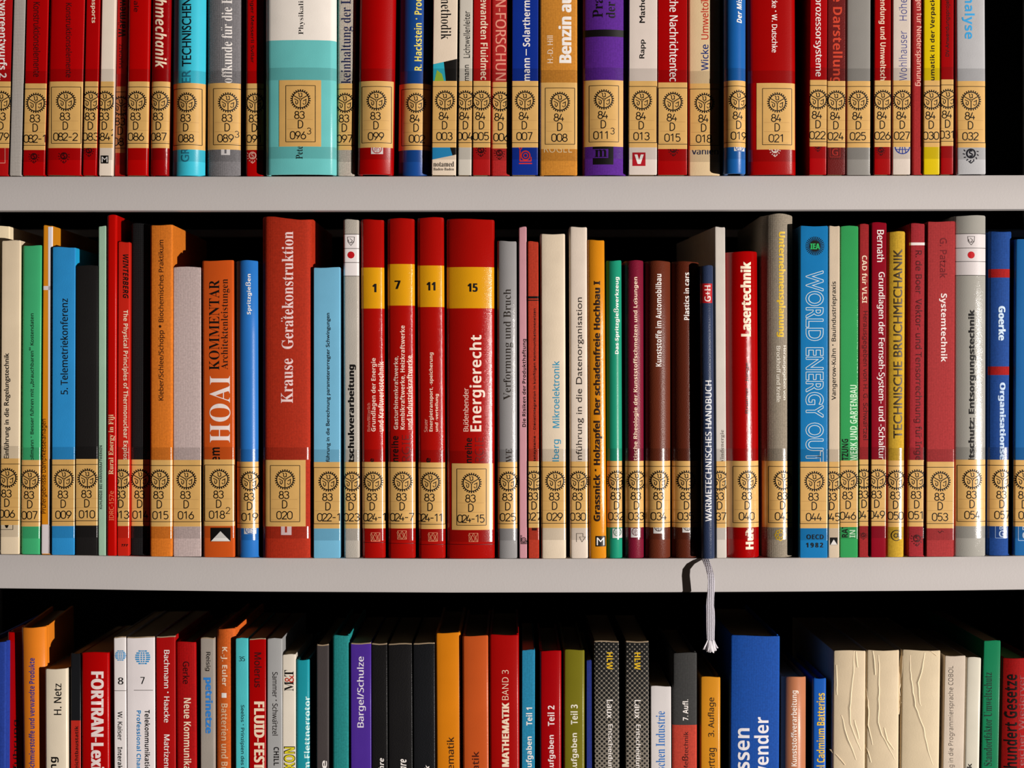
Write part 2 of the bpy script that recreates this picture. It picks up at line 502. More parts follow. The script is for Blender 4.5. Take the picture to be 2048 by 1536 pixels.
def build_book(row, x0, x1, yt, col, mat, sty, y0, dx, desc, lab, prints, k):
    y0 = y0 / 1000.0
    f = (D + y0) / D
    xc = (x0 + x1) / 2
    col = even(col, xc)
    prints = [(it[0], it[1], (even(it[2][0], xc), it[2][1]), it[3]) if it[0] == 'poly' and isinstance(it[2][0], tuple) else
              (it[:7] + ((even(it[7][0], xc), it[7][1]), it[8]) if it[0] == 'text' and isinstance(it[7][0], tuple) else it) for it in prints]
    hw = (x1 - x0) / 2 * S * f - 0.00008
    th = math.atan(dx / HREF[row])
    X0 = px(xc) * f
    Z0 = shelf_z(row, xc / 1.0) + 0.00015 + abs(math.sin(th)) * hw
    H = (pz(yt) * f - Z0) / math.cos(th)
    phi, r, t, hard = STY[sty]
    r /= 1000; t /= 1000
    name = k.get('name', 'hardcover_book' if hard else 'paperback_book')
    root = empty(name, (X0, y0, Z0), (0, th, k.get('yaw', 0.0)))
    tag(root, desc, k.get('cat', 'book'), GROUP[row])
    ct, st = math.cos(th), math.sin(th)
    def loc(x, y):
        gx, gz = px(x) * f - X0, pz(y) * f - Z0
        return gx * ct - gz * st, gx * st + gz * ct
    xs, ys = profile(hw, phi, r)
    dep = k.get('dep', 150 if row != 3 else 155) / 1000.0
    ye = ys[-1]
    # ---- cover: spine and two boards as one bent sheet
    outer = [(x, y) for x, y in zip(xs, ys)]
    if hard:
        g = min(0.0013, hw * 0.25)
        tail = [(hw, ye + 0.0008), (hw - g * .7, ye + 0.0022), (hw - g, ye + 0.0038), (hw - g * .6, ye + 0.0054), (hw, ye + 0.0072), (hw, dep)]
    else:
        tail = [(hw, ye + 0.002), (hw, dep)]
    ltail = tail if not k.get('left_in') else [(hw, ye + 0.003), (hw, ye + 0.006)]
    outer = [(-a, b) for a, b in reversed(ltail)] + outer + tail
    n = len(outer)
    inner = []
    for i, (a, b) in enumerate(outer):
        pa = outer[max(0, i - 1)]; pb = outer[min(n - 1, i + 1)]
        tx, ty = pb[0] - pa[0], pb[1] - pa[1]
        l = math.hypot(tx, ty) or 1
        ix, iy = a - ty / l * t, b + tx / l * t
        lim = max(hw - t, hw * .15)
        inner.append((max(-lim, min(lim, ix)), iy))
    zs = [0, 0.0008, H * .25, H * .5, H * .75, H - 0.0008, H]
    bm = bmesh.new()
    rng = random.Random(int(xc * 7 + row * 1000))
    ph = rng.uniform(0, 6)
    def ztop(x, y):
        w = k.get('wave', 0.0003)
        return w * math.sin(x / max(hw, .004) * 2.4 + ph) if y < ye + 0.004 else 0.0
    cols = []
    for j, z in enumerate(zs):
        ins = 0.00035 if j in (0, len(zs) - 1) else 0.0
        ro, ri = [], []
        for (a, b), (c, d) in zip(outer, inner):
            dz = ztop(a, b) if j >= len(zs) - 2 else 0
            ro.append(bm.verts.new((a - math.copysign(min(ins, abs(a)), a), b + ins, z + dz)))
            ri.append(bm.verts.new((c, d, z + dz)))
        cols.append((ro, ri))
    for (ro, ri), (so, si) in zip(cols, cols[1:]):
        for i in range(n - 1):
            bm.faces.new((ro[i], ro[i + 1], so[i + 1], so[i]))
            bm.faces.new((ri[i + 1], ri[i], si[i], si[i + 1]))
        for e, flip in ((0, False), (n - 1, True)):
            q = [ro[e], so[e], si[e], ri[e]]
            bm.faces.new(q[::-1] if flip else q)
    for (ro, ri), flip in ((cols[0], True), (cols[-1], False)):
        for i in range(n - 1):
            q = [ro[i], ro[i + 1], ri[i + 1], ri[i]]
            bm.faces.new(q[::-1] if flip else q)
    bmesh.ops.recalc_face_normals(bm, faces=bm.faces)
    mats = [M(col, mat)]
    if 'side' in k:                       # printed front cover of another colour
        mats += [M(c_, mat) for c_, _ in k['side']]
        for fc in bm.faces:
            c0 = fc.calc_center_median()
            if c0.x > hw - t * 1.2 and c0.y > ye + .0005:
                fc.material_index = 1
    if k.get('worn'):                     # bare paper along the worn top edge
        mats.append(M((160, 136, 108), 'matte'))
        for fc in bm.faces:
            c0 = fc.calc_center_median()
            if c0.z > H - .0009 and c0.y < ye + .004: fc.material_index = len(mats) - 1
    cover = from_bm('cover', bm, root, mats, 40)
    # ---- page block
    bm = bmesh.new()
    mid = [(a, b + 0.0003) for (a, b) in inner if b < ye + t + 0.003]
    lim = hw - t - 0.0002
    if lim < hw * .2: lim = hw * .5
    if k.get('left_in'): lim_l = -hw + k['left_in'] * S
    else: lim_l = -lim
    front = [(max(lim_l, min(lim, a)), b) for a, b in mid if lim_l <= a <= lim] or [(0, ye + t)]
    yb0 = max(front[0][1], front[-1][1]) + .0002
    back = dep - (0.003 if hard else 0.0004)
    poly = [(lim_l, yb0)] + front[1:-1] + [(lim, yb0), (lim, back), (lim_l, back)]
    zb, zt = (0.0028, H - 0.0032) if hard else (0.0003, H - 0.0005)
    lo = [bm.verts.new((a, b, zb)) for a, b in poly]
    hi = [bm.verts.new((a, b, zt)) for a, b in poly]
    bm.faces.new(lo[::-1]); bm.faces.new(hi)
    for i in range(len(poly)):
        j = (i + 1) % len(poly)
        bm.faces.new((lo[i], lo[j], hi[j], hi[i]))
    bmesh.ops.recalc_face_normals(bm, faces=bm.faces)
    from_bm('page_block', bm, root, [M(k.get('pages', (186, 156, 114)), 'pages')])
    # ---- printing on the spine
    def lay(items, name, parent, eps0, step):
        full = None; mats = []
        work = []
        for it in items:                   # overlapping strokes go on in thin successive coats
            if it[0] == 'poly':
                nc = min(3, len(it[1]))
                work += [(it, q, nc) for q in range(nc)]
            else:
                tx = TXT[it[1]]
                work += [(it, q, len(tx[3])) for q in range(len(tx[3]))] if tx else []
        for it, coat, ncoat in work:
            bm = bmesh.new()
            if it[0] == 'poly':
                _, polys, c, layer = it
                for pl in polys[coat::ncoat]:
                    p2 = [loc(a, b) for a, b in pl]
                    try: bm.faces.new([bm.verts.new((a, 0, b)) for a, b in p2])
                    except Exception: pass
            else:
                _, key, d, xa, xb, ya, yb, c, layer = it
                v2, fs, (u0, u1, w0, w1), sh = TXT[key]
                su, sw = sh[coat]
                vv = []
                for u, w in v2:
                    a, b_ = (u + su - u0) / (u1 - u0), (w + sw - w0) / (w1 - w0)
                    if d == 'H': q = (xa + a * (xb - xa), yb - b_ * (yb - ya))
                    elif d == 'U': q = (xb - b_ * (xb - xa), yb - a * (yb - ya))
                    else: q = (xa + b_ * (xb - xa), ya + a * (yb - ya))
                    g2 = loc(*q)
                    vv.append(bm.verts.new((g2[0], 0, g2[1])))
                for fc in fs:
                    try: bm.faces.new([vv[i] for i in fc])
                    except Exception: pass
            # keep print on the spine's height
            for zc, kw in ((H - 0.0009, dict(clear_outer=True)), (0.0006, dict(clear_inner=True))):
                if bm.verts:
                    bmesh.ops.bisect_plane(bm, geom=bm.verts[:] + bm.edges[:] + bm.faces[:], dist=1e-8, plane_co=(0, 0, zc), plane_no=(0, 0, 1), **kw)
            wrap_print(bm, xs, ys, eps0 + step * layer + coat * 0.000003)
            for fc in bm.faces:
                if fc.normal.y > 0: fc.normal_flip()
            if not bm.faces: bm.free(); continue
            m = M(c[0], c[1]) if isinstance(c[0], tuple) else M(c, 'ink')
            if m not in mats: mats.append(m)
            mi = mats.index(m)
            for fc in bm.faces: fc.material_index = mi; fc.smooth = True
            me = bpy.data.meshes.new('tmp'); bm.to_mesh(me); bm.free()
            if full is None: full = bmesh.new()
            full.from_mesh(me); bpy.data.meshes.remove(me)
        if full is None: return None
        me = bpy.data.meshes.new(name); full.to_mesh(me); full.free()
        return link(name, me, parent, mats)
    for it in prints:
        if it[0] == 'text': lay([it], 'spine_lettering', cover, 0.00006, 0.00005)
        else: lay([it], 'colour_band' if it[3] == 0 else 'printed_mark', cover, 0.00006, 0.00005)
    # ---- call number sticker and the clear tape over its ends
    if lab:
        ly, cx, num = lab[:3]
        o = dict(lab[3]) if len(lab) > 3 else {}
        lx0, lx1 = o.get('x', (-600, 2800))
        lc = o.get('col', LABEL_C)
        e0 = 0.00022
        nm = lay([P(rect(lx0, ly, lx1, ly + 133), (lc, 'paper'), 0)], 'call_number_sticker', root, e0, 0)
        ink = (14, 10, 8); faint = (176, 130, 74)
        it = gear(cx, ly + 39)
        fx0, fx1 = cx - 29.5, cx + 29.5
        it += frame(fx0, ly + 11, fx1, ly + 123.5, 1.2)
        top = '83' if num[0] == 'a' else '84'
        s = num[1:]; sup = None
        if '^' in s: s, sup = s.split('^')
        nx = o.get('nx', -1)
        it += digits(top, cx - 2, ly + 70, 14.5, 10.4, 1.9) + digits('D', cx - .5 + rng.uniform(-1, 1), ly + 88.5, 15, None, 1.9)
        it += digits(s, cx + nx - (4 if sup else 0), ly + 110.5, 14.8, o.get('adv', 10.8 if '-' not in s else 9.6), 1.9)
        if sup:
            it += digits(sup, cx + nx - 4 + len(s) * 5.3 + 6, ly + 102, 12.5, None, 1.4)
        items = [P(it, ink, 1), P(stroke([(fx0 + 3, ly + 79), (fx1 - 5, ly + 79)], .6) + stroke([(fx0 + 3, ly + 97.5), (fx1 - 5, ly + 97.5)], .6)
                                  + stroke([(fx0 + 2, ly + 120), (fx1 - 8, ly + 120)], .6), faint, 1)]
        if nm: lay(items, 'sticker_printing', nm, e0, 0.00005)
        if not o.get('notape'):
            tm = ((251, 247, 240), 'tape')
            tx0, tx1 = (lx0 - 40, lx1 + 40)
            lay([P(rect(tx0, ly - 25, tx1, ly - .3), tm, 0)], 'clear_tape', root, 0.00020, 0)
            lay([P(rect(tx0, ly + 133.3, tx1, ly + 157), tm, 0)], 'clear_tape', root, 0.00020, 0)
    return root, xs, ys, loc, f
#@@DATA@@
# ------------------------------------------------------------------ the books, measured in the photograph
WH = (240, 228, 218); CR = (238, 208, 178); BK = (16, 12, 10)
RD = (162, 2, 4); GY = (150, 142, 134)
VEL = frame(-20, 293, 10, 326, 1.2)
def io_logo(x, y, k=1.0, w=2.2):
    return ring(x + 13 * k, y + 17 * k, 3.2 * k, 5 * k, 18) + ring(x + 13 * k, y + 17 * k, 7.5 * k, 10 * k, 24) + stroke([(x + 2 * k, y + 6 * k), (x + 2 * k, y + 28 * k), (x + 24 * k, y + 28 * k), (x + 24 * k, y + 20 * k)], w * k) + \
        stroke([(x, y + 33 * k), (x + 26 * k, y + 33 * k)], w * k) + ring(x + 3 * k, y + 2 * k, 1.6 * k, 3.4 * k, 14)
def stamp(x0, y0, x1, y1, col, cut=0):     # little white square with a red or coloured cog wheel
    cx = (x0 + x1) / 2
    return [P(rect(x0, y0, x1, y1), (236, 226, 218), 1), P(gear(cx, y0 + (y1 - y0) * .38, (x1 - x0) / 46.0, 1.2), col, 2)]
def xlogo(cx, cy, col=(235, 150, 110)):
    out = []
    for sx in (-4.5, 4.5):
        out += stroke([(cx + sx - 4, cy - 8), (cx + sx + 4, cy + 8)], 1.0) + stroke([(cx + sx + 4, cy - 8), (cx + sx - 4, cy + 8)], 1.0)
        out += stroke([(cx + sx - 6, cy - 5), (cx + sx + 2, cy + 9)], .8)
    return P(out + frame(cx - 9, cy - 8.5, cx + 9, cy + 8.5, .8), col, 1)
def globe(cx, cy, r):
    out = []
    for i in range(-3, 4):
        y = cy + i * r / 3.6
        hwid = math.sqrt(max(0, r * r - (y - cy) ** 2))
        for a, b in ((-1, -.45), (-.3, -.06), (.06, .3), (.45, 1)):
            out += rect(cx + a * hwid, y - r * .09, cx + b * hwid, y + r * .09)
    return P(out, (50, 140, 195), 1)
def shield(x, y):
    return P(stroke([(x - 7, y - 8), (x + 7, y - 8), (x + 6, y + 2), (x, y + 9), (x - 6, y + 2)], .9, True) + stroke(arcp(x, y - 1, 5, 5, 20, 200), .9) + stroke([(x - 2, y - 5), (x + 3, y - 1), (x - 1, y + 4)], .9), (60, 50, 46), 2)
def tri(x0, y0, x1, y1):
    return [P(rect(x0, y0, x1, y1), BK, 1), P([[(x0 + 1, y1 - .5), ((x0 + x1) / 2, y0 + (y1 - y0) * .25), (x1 - .5, y1 - .5)]], (225, 215, 205), 2)]

# ---- top shelf (tops are above the picture)
Y1 = -292
def A(x0, x1, col, mat, sty, y0, dx, desc, lab=None, prints=(), h=0, **k):
    B(1, x0, x1, Y1 + h, col, mat, sty, y0, dx, desc, lab, prints, **k)
A(-48, 17.5, RD, 'matte', 'pb', 0, 9, 'red paperback with sticker 079, cut by the left photo edge, top shelf', (163, 3, 'a079'),
  [T('oftwareentwurfs 2.', 'D', -2, 14, -22, 160, 'b', WH), P(VEL, (220, 150, 130), 1)])
A(18.5, 43, (176, 164, 154), 'grid', 'pb', -1, 9, 'thin grey book with a grid woven spine and no sticker on the top shelf')
A(45, 89, RD, 'satin', 'pb', -2, 8, 'red paperback with sticker 83 D 082-1', (167, 72, 'a082-1', {'adv': 9.2}),
  [T('Konstruktionselemente', 'D', 67, 81, 4, 154, 'r', (62, 8, 10)), P(crest(68, 313, 13), (60, 4, 8), 1)])
A(92, 163, RD, 'satin', 'ps', -3, 8, 'wide red paperback with sticker 83 D 082-2 framed in full', (163, 132, 'a082-2', {'x': (94, 169)}),
  [T('Konstruktionselemente', 'D', 132, 144, 6, 155, 'r', (62, 8, 10)), P(crest(128, 312, 14), (60, 4, 8), 1)])
A(165, 192.5, RD, 'satin', 'pb', -3, 7.5, 'slim red paperback with sticker 83 D 083', (163, 182, 'a083'),
  [T('nsports', 'D', 181, 191, -4, 46, 'b', CR), P(crest(178, 301, 12), (50, 4, 8), 1)])
A(197, 224.5, (224, 204, 184), 'satin', 'pb', -2, 6.5, 'white paperback with sticker 83 D 084 and a boxed black letter at its foot', (163, 210, 'a084^2'),
  [P(rect(201.6, 311, 217, 327), BK, 1), T('M', 'H', 203.5, 215, 313.5, 324.5, 'k', WH, 2)])
A(229, 250.5, (150, 4, 3), 'matte', 'pb', 3, 5.5, 'thin red paperback with a dark brown sticker, set back beside sticker 086', (173, 242, 'a08', {'nx': -5, 'col': (160, 92, 48)}),
  [T('Wärmewi', 'U', 236, 251, -6, 74, 'b', BK), T('SAJADATZ', 'U', 238.5, 246, 88, 137, 'r', (50, 8, 8))])
A(252, 295.5, (168, 0, 2), 'satin', 'ps', -3, 5, 'red book with sticker 83 D 086', (163, 273, 'a086'), [T('iale', 'D', 268, 277.5, -2, 24, 'r', (50, 6, 8))])
A(299, 336.5, (140, 0, 5), 'gloss', 'hs', -3, 5, 'dark red glossy book with heavy white slanted lettering and sticker 83 D 087', (163, 318, 'a087'),
  [T('hmechanik', 'D', 310, 333, -3, 136.5, 'i', CR)])
A(341, 408, (58, 180, 198), 'satin', 'hr', -2, 3, 'cyan hardback with black capitals and sticker 83 D 088', (166, 373, 'a088'),
  [T('TECHNISCHEN', 'U', 364, 382.5, -3, 133, 'G', (12, 18, 24)), T('ER', 'U', 364, 381.5, 140, 166, 'G', (44, 120, 140)), T('GR', 'U', 362, 378.5, 295, 324, 'G', (44, 120, 140))])
A(413, 479.5, (118, 112, 112), 'coarse', 'hs', 0, 1, 'grey cloth hardback with white serif lettering and sticker 83 D 089', (166, 456, 'a089^3'),
  [T('offkunde für die E', 'U', 442, 464, -6, 166, 't', WH), P(rect(442, 297, 460, 310), (226, 216, 210), 1), P(rect(449, 299, 453, 307), (118, 112, 112), 2)])
A(491, 527, (168, 1, 3), 'satin', 'hf', 1, 1, 'red book with sticker 83 D 091, half in the shadow of the thick turquoise book', (167, 510, 'a091'),
  [T('hger Messerli Svilar', 'D', 500, 508.5, -3, 126, 'r', BK), P(crest(505, 311, 15), (224, 160, 140), 1)])
A(529, 671.5, (104, 184, 180), 'satin', 'hw', -10, 0, 'thick turquoise and white hardback with sticker 83 D 096', (160, 601, 'a096^3', {'x': (558, 642)}),
  [band(-700, 80, ((236, 222, 208), 'satin')), T('Physikalis', 'U', 597, 609.5, -5, 69, 't', BK), T('Pete', 'U', 592, 605.5, 292, 318, 't', BK)])
A(674, 709, (188, 172, 156), 'coarse', 'hf', 0, 1.5, 'narrow beige cloth book with blue serif lettering and sticker 83 D 097', (167, 690, 'a097'),
  [T('keinhaltung der L', 'U', 682, 707, -5, 167, 't', (28, 34, 70))])
A(714, 784.5, (164, 0, 2), 'satin', 'hs', -8, 5, 'glossy red hardback with sticker 83 D 099', (162, 753, 'a099'), stamp(742, 290, 766, 308, (190, 20, 30)))
A(795, 861, (24, 70, 138), 'satin', 'hr', 1, 3.5, 'blue hardback with yellow lettering and sticker 84 D 002', (167, 832, 'b002', {'nx': 2}),
  [T('R. Hackstein · Proc', 'U', 828, 843.5, -4, 141, 'b', (232, 210, 90))])
A(863, 912, (232, 208, 182), 'matte', 'pb', -4, 3.5, 'cream paperback with a cyan and black pattern and sticker 84 D 003', (162, 890, 'b003'),
  [P([[(850, 132), (887.5, 124), (892, 166), (850, 166)]], (48, 172, 190), 1), P([[(868, 166), (874, 140), (884, 148), (889, 166)]], (160, 190, 60), 2), P([[(887.5, 124), (930, 114), (930, 166), (892, 166)]], BK, 1),
   P([[(850, 292), (899, 292), (905, 311), (850, 322)]], (40, 140, 190), 1), P([[(899, 292), (930, 292), (930, 304), (905, 311)]], BK, 1),
   T('nethodik', 'D', 882, 902.5, -3, 79, 't', BK), T('notamed', 'H', 867, 908, 323, 333.5, 't', BK), T('Baden-Baden', 'H', 867, 908, 335.5, 341, 't', (40, 30, 24))])
A(916, 943, (208, 196, 180), 'satin', 'pb', -4, 3, 'slim cream book with thin black lettering and sticker 84 D 004', (162, 931, 'b004'),
  [T('Lichtwellenleiter', 'U', 927, 940, 22, 116, 'g', BK), T('mann', 'U', 930, 938, 130, 162, 'g', BK)])
A(945, 980.5, (170, 0, 3), 'matte', 'pb', -4.5, 1.5, 'red paperback with bold white lettering and sticker 84 D 005', (162, 963, 'b005'),
  [T('ewandten Fluidmec', 'D', 961, 976, -4, 160, 'b', CR), P(crest(962, 300, 13), (40, 4, 6), 1)])
A(982, 1020, (182, 36, 34), 'cloth', 'hf', -1.5, 1, 'faded red cloth book with sticker 84 D 006', (164, 1001, 'b006', {'nx': 2}),
  [T('N-FORSCHUN', 'D', 991, 1012, -2, 161, 'r', (232, 150, 126)), P(crest(999, 306, 13), (70, 8, 10), 1)])
A(1023, 1076, (18, 46, 136), 'satin', 'pb', -5, 1, 'royal blue paperback with white lettering and sticker 84 D 007', (162, 1050, 'b007'),
  [T('mann – Solarthermi', 'U', 1045, 1060, -4, 162, 'b', WH), P(io_logo(1038, 294), (214, 48, 30), 1)])
A(1079, 1155, (208, 134, 44), 'cloth', 'hf', -4, 0, 'ochre cloth hardback with heavy white lettering and sticker 84 D 008', (165, 1120, 'b008'),
  [T('H.-D. Hill', 'U', 1094, 1106, 71, 126, 'r', CR), T('Benzin au', 'U', 1117, 1143, -10, 126, 'x', WH), T('KOGEL', 'H', 1088, 1144, 290, 305, 'l', (240, 214, 170))])
A(1166, 1253, (92, 36, 140), 'cloth', 'hs', -4.5, 1, 'purple cloth hardback with sticker 84 D 011', (160, 1208, 'b011^3', {'x': (1168, 1247)}),
  [P(rect(1000, 59, 1400, 73), BK, 1), T('Pra', 'U', 1186, 1206, -6, 35, 's', BK), T('der', 'U', 1212, 1231, 3, 36, 's', BK), P(rect(1186, 292, 1227, 298) + rect(1186, 316, 1222, 329) + rect(1217, 298, 1227, 329), BK, 1), T('m', 'H', 1190, 1214, 299, 314, 's', BK)])
A(1257, 1314, (230, 210, 196), 'satin', 'pb', -5, 1, 'white paperback with a red V square and sticker 84 D 013', (162, 1284, 'b013'),
  [T('Rapp', 'U', 1279, 1292, 79, 117, 'G', BK), T('Mathe', 'U', 1279, 1290, -5, 46, 'G', BK), P(rect(1265, 305, 1291, 332), (176, 18, 30), 1), T('V', 'H', 1269, 1287.5, 309, 328, 'x', WH, 2)])
A(1315.5, 1374.5, (168, 1, 4), 'satin', 'pb', -4, .5, 'red paperback with white lettering and sticker 84 D 015', (165, 1346, 'b015'),
  [T('che Nachrichtentec', 'D', 1339, 1356.5, -6, 163, 'r', WH), P(crest(1347, 299, 13), (60, 4, 8), 1)])
A(1377, 1441, (230, 196, 150), 'matte', 'hf', 0, 0, 'cream book with blue and red lettering and sticker 84 D 018', (167, 1409, 'b018'),
  [T('Wicke', 'U', 1402, 1417, 89, 141, 'r', (34, 50, 110)), T('Umweltök', 'U', 1402, 1417, -6, 79, 'r', (190, 50, 30)), T('vahlen', 'H', 1384, 1437, 296, 309, 'r', (40, 44, 70))])
A(1449, 1493, (28, 98, 170), 'satin', 'hr', -12, 0, 'blue hardback with white slanted title and sticker 84 D 019', (161, 1478, 'b019', {'nx': 0}),
  [T('Der Mis', 'U', 1473, 1484, -4, 46, 'i', WH)] + stamp(1468, 288, 1490, 302, (40, 100, 170)))
A(1496, 1594, (166, 0, 2), 'satin', 'hw', -4, -1.5, 'wide red hardback with sticker 84 D 021, left of a dark gap', (166, 1554.6, 'b021', {'x': (1513.5, 1591.5)}),
  [T('cke · W. Dutschke', 'D', 1543.5, 1555, -4, 105, 'r', WH), P(crest(1550, 299, 14), (236, 214, 200), 1)])
A(1618, 1653, (178, 1, 8), 'satin', 'pb', -3, 2, 'red paperback with white lettering and sticker 84 D 022, right of the dark gap', (160, 1636, 'b022'),
  [T('prozessorsysteme', 'D', 1627, 1643.5, -5, 153, 'r', WH), P(crest(1636, 293, 10), (60, 4, 8), 1)])
A(1654, 1690.5, (112, 28, 26), 'leather', 'pb', -3, 1, 'maroon book with red lettering and sticker 84 D 024', (162, 1672.6, 'b024'),
  [T('e Darstellung', 'D', 1660, 1685, -10, 168, 'b', (206, 66, 42)), P(frame(1660, 294, 1680, 314, 1), (190, 50, 40), 1), T('G', 'H', 1664, 1676, 297, 311, 'r', (190, 50, 40))])
A(1692, 1743, (152, 144, 136), 'satin', 'ps', -1, 1, 'plain grey book with sticker 84 D 025', (162, 1717, 'b025'))
A(1748, 1781.5, (170, 0, 5), 'satin', 'pb', -3, 1, 'red paperback with bold white lettering and sticker 84 D 026', (161, 1766, 'b026'),
  [T('endung und Umweltsch', 'D', 1757, 1772, -4, 161, 'b', CR), P(crest(1762, 300, 11), (60, 4, 8), 1)])
A(1785, 1821, (230, 210, 192), 'matte', 'pb', -3, 1, 'white paperback with blue lettering and sticker 84 D 027', (161, 1805, 'b027'),
  [T('Wohlhauser', 'U', 1798, 1814, 62, 161, 'l', (36, 50, 130)), T('Höhe', 'U', 1798, 1814, -3, 41, 'l', (36, 50, 130)),
   P(ring(1805, 293, 13.5, 15.5, 30) + stroke([(1798, 306), (1801, 292)], 1.5) + stroke([(1805, 308), (1805, 292)], 1.5) + stroke([(1812, 306), (1809, 292)], 1.5) + stroke([(1791, 299), (1819, 299)], 1.5), (40, 66, 160), 1)])
A(1826, 1846, (178, 40, 40), 'cloth', 'pb', -1, 1, 'very thin red book without a sticker left of the yellow book', None,
  [T('gen für Niederspannung', 'D', 1830, 1844.5, -5, 172, 'r', (240, 176, 156))])
A(1847, 1879.5, (236, 200, 10), 'satin', 'pb', -3, 1, 'yellow paperback with black lettering and sticker 84 D 030', (161, 1863, 'b030'),
  [T('umatik in der Verpack', 'U', 1860, 1872, -4, 161, 'b', BK)])
A(1881, 1907, (170, 1, 6), 'satin', 'pb', -3.5, 1, 'slim red paperback with sticker 84 D 031', (159, 1896, 'b031'),
  [T('DV-Anwendungsprojek', 'U', 1891, 1900.5, -4, 113, 'r', (40, 8, 8))])
A(1914, 1973, (196, 190, 188), 'matte', 'hf', -4, -2, 'silvery grey book with light blue lettering, last on the top shelf', (162, 1942, 'b032'),
  [T('nalyse', 'D', 1924, 1949.5, -8, 78, 'b', (60, 160, 214)), P(crest(1942, 307, 19), (26, 26, 34), 1)])

# ---- middle shelf
def A(x0, x1, yt, col, mat, sty, y0, dx, desc, lab=None, prints=(), **k):
    B(2, x0, x1, yt, col, mat, sty, y0, dx, desc, lab, prints, **k)
A(-42, 16, 452, (232, 204, 166), 'matte', 'pb', 10, 3, 'tall cream book at the left edge, behind the cream book with sticker 006')
A(0, 38, 481, (216, 192, 160), 'satin', 'pb', -1, 3, 'cream paperback with black lettering and sticker 83 D 006', (917, 15, 'a006'),
  [T('Einführung in die Regelungstechnik', 'U', 8, 21, 706, 918, 'G', BK), P(frame(1, 1046, 26, 1059, .9), BK, 1), P([[(9, 1049), (18, 1049), (15, 1056), (12, 1056)]], BK, 1)], left_in=19)
A(41, 80.5, 491, (60, 160, 104), 'satin', 'ps', 0, 4, 'green book with sticker 83 D 007', (920, 60, 'a007'),
  [T('ollmann · Besser führen mit „brauchbaren“ Kostendaten', 'U', 58, 69, 627, 921, 'r', BK)])
A(82, 101.5, 451, (208, 128, 24), 'satin', 'pb', 0, 4, 'thin orange and white book with upward lettering beside the green book', None,
  [P(rect(96.5, 440, 130, 1120), (222, 208, 206), 1), P(rect(70, 572, 130, 580), (222, 208, 206), 1), P(rect(70, 1049, 130, 1120), (222, 208, 206), 1),
   T('Prüfergebnisse Dampfkesselanlagen', 'U', 83, 94.5, 838, 1027, 'r', (66, 26, 6), 2)])
A(102.5, 149, 494.5, (40, 132, 188), 'matte', 'pb', -2, 2, 'blue paperback with black lettering and sticker 83 D 009', (919, 128, 'a009'),
  [T('5. Telemetriekonferenz', 'U', 121, 136, 597, 789, 'r', BK)], side=[((30, 160, 210), 'matte')])
A(150.5, 195, 531, (22, 19, 18), 'matte', 'pb', -2, 1, 'short plain black book with sticker 83 D 010', (918, 175, 'a010'))
A(196, 212, 452, (150, 178, 152), 'matte', 'pb', -2, 0.5, 'thin pale green book with tiny capitals', None, [T('KÜHLREGIE BEI WÄRMEKRAFTWERKEN', 'U', 199, 204.5, 891, 1018, 'b', (30, 40, 34))])
A(212.5, 233, 430, (176, 8, 3), 'satin', 'ps', -3, 1, 'tall thin red paperback about energy in Fiji, without a sticker', None,
  [T('Rural Energy in Fiji', 'U', 217, 229.5, 829, 949, 's', (236, 196, 150)), T('IDRC-157e', 'U', 218, 227.5, 982, 1041, 'r', (230, 120, 80))])
A(234, 258, 484, (190, 34, 20), 'satin', 'pb', -2, 2, 'slim red book with downward white lettering and sticker 83 D 013', (919, 243, 'a013'),
  [T('WINTERBERG', 'D', 246, 257, 509, 597, 'i', BK), T('The Physical Principles of Thermonuclear Explos', 'D', 244, 256.5, 620, 920, 'b', CR), T('TFF', 'H', 243, 257, 1088, 1093, 'i', BK)])
A(260, 298, 447, (15, 15, 16), 'coarse', 'hf', 3, 2, 'tall black cloth book with sticker 83 D 014, partly in shadow', (919, 281, 'a014', {'nx': 0}))
A(299, 344.5, 450, (206, 110, 30), 'cloth', 'ps', -3, 1, 'orange book with sticker 83 D 015', (920, 319, 'a015', {'nx': 2}),
  [T('Kleber/Schlee/Schöpp • Biochemisches Praktikum', 'U', 317, 330, 480, 801, 'r', (50, 20, 8))])
A(346, 402.5, 534, (190, 166, 160), 'cloth', 'pb', -1, 0, 'short plain pinkish grey cloth book with sticker 83 D 016', (920, 373, 'a016'))
A(406, 469.5, 521, (194, 78, 24), 'satin', 'hf', -3, -2.5, 'orange book with large white serif capitals and sticker 83 D 018', (919, 439, 'a018^2'),
  [T('HOAI', 'U', 419, 460.5, 752, 885, 't', (236, 216, 208)), T('KOMMENTAR', 'U', 418, 439, 560, 740, 't', BK), T('Architektenleistungen', 'U', 442, 459.5, 558, 739, 't', (40, 16, 6)),
   T('em', 'U', 425, 440, 895, 923, 'b', BK)] + tri(421, 1055.5, 461, 1083))
A(472, 519, 521, (40, 108, 180), 'satin', 'hr', -2, -2, 'blue hardback with sticker 83 D 019', (923.5, 500, 'a019'),
  [T('Spritzgießen', 'U', 491, 503.5, 548, 629, 'b', WH)] + stamp(488, 1052, 512, 1068, (40, 100, 170)))
A(523, 624, 436, (170, 42, 18), 'cloth', 'hw', -5, 0, 'wide rust red cloth hardback with white serif lettering and sticker 83 D 020', (920, 570, 'a020', {'x': (530.5, 611)}),
  [T('Gerätekonstruktion', 'U', 562, 586.5, 463, 698, 's', (240, 206, 200)), T('Krause', 'U', 562, 586, 717, 806, 's', (240, 206, 200)), P(rect(562, 1052, 583, 1070), (232, 200, 196), 1), P(rect(570, 1052, 574, 1065), (186, 52, 26), 2)], wave=.0012)
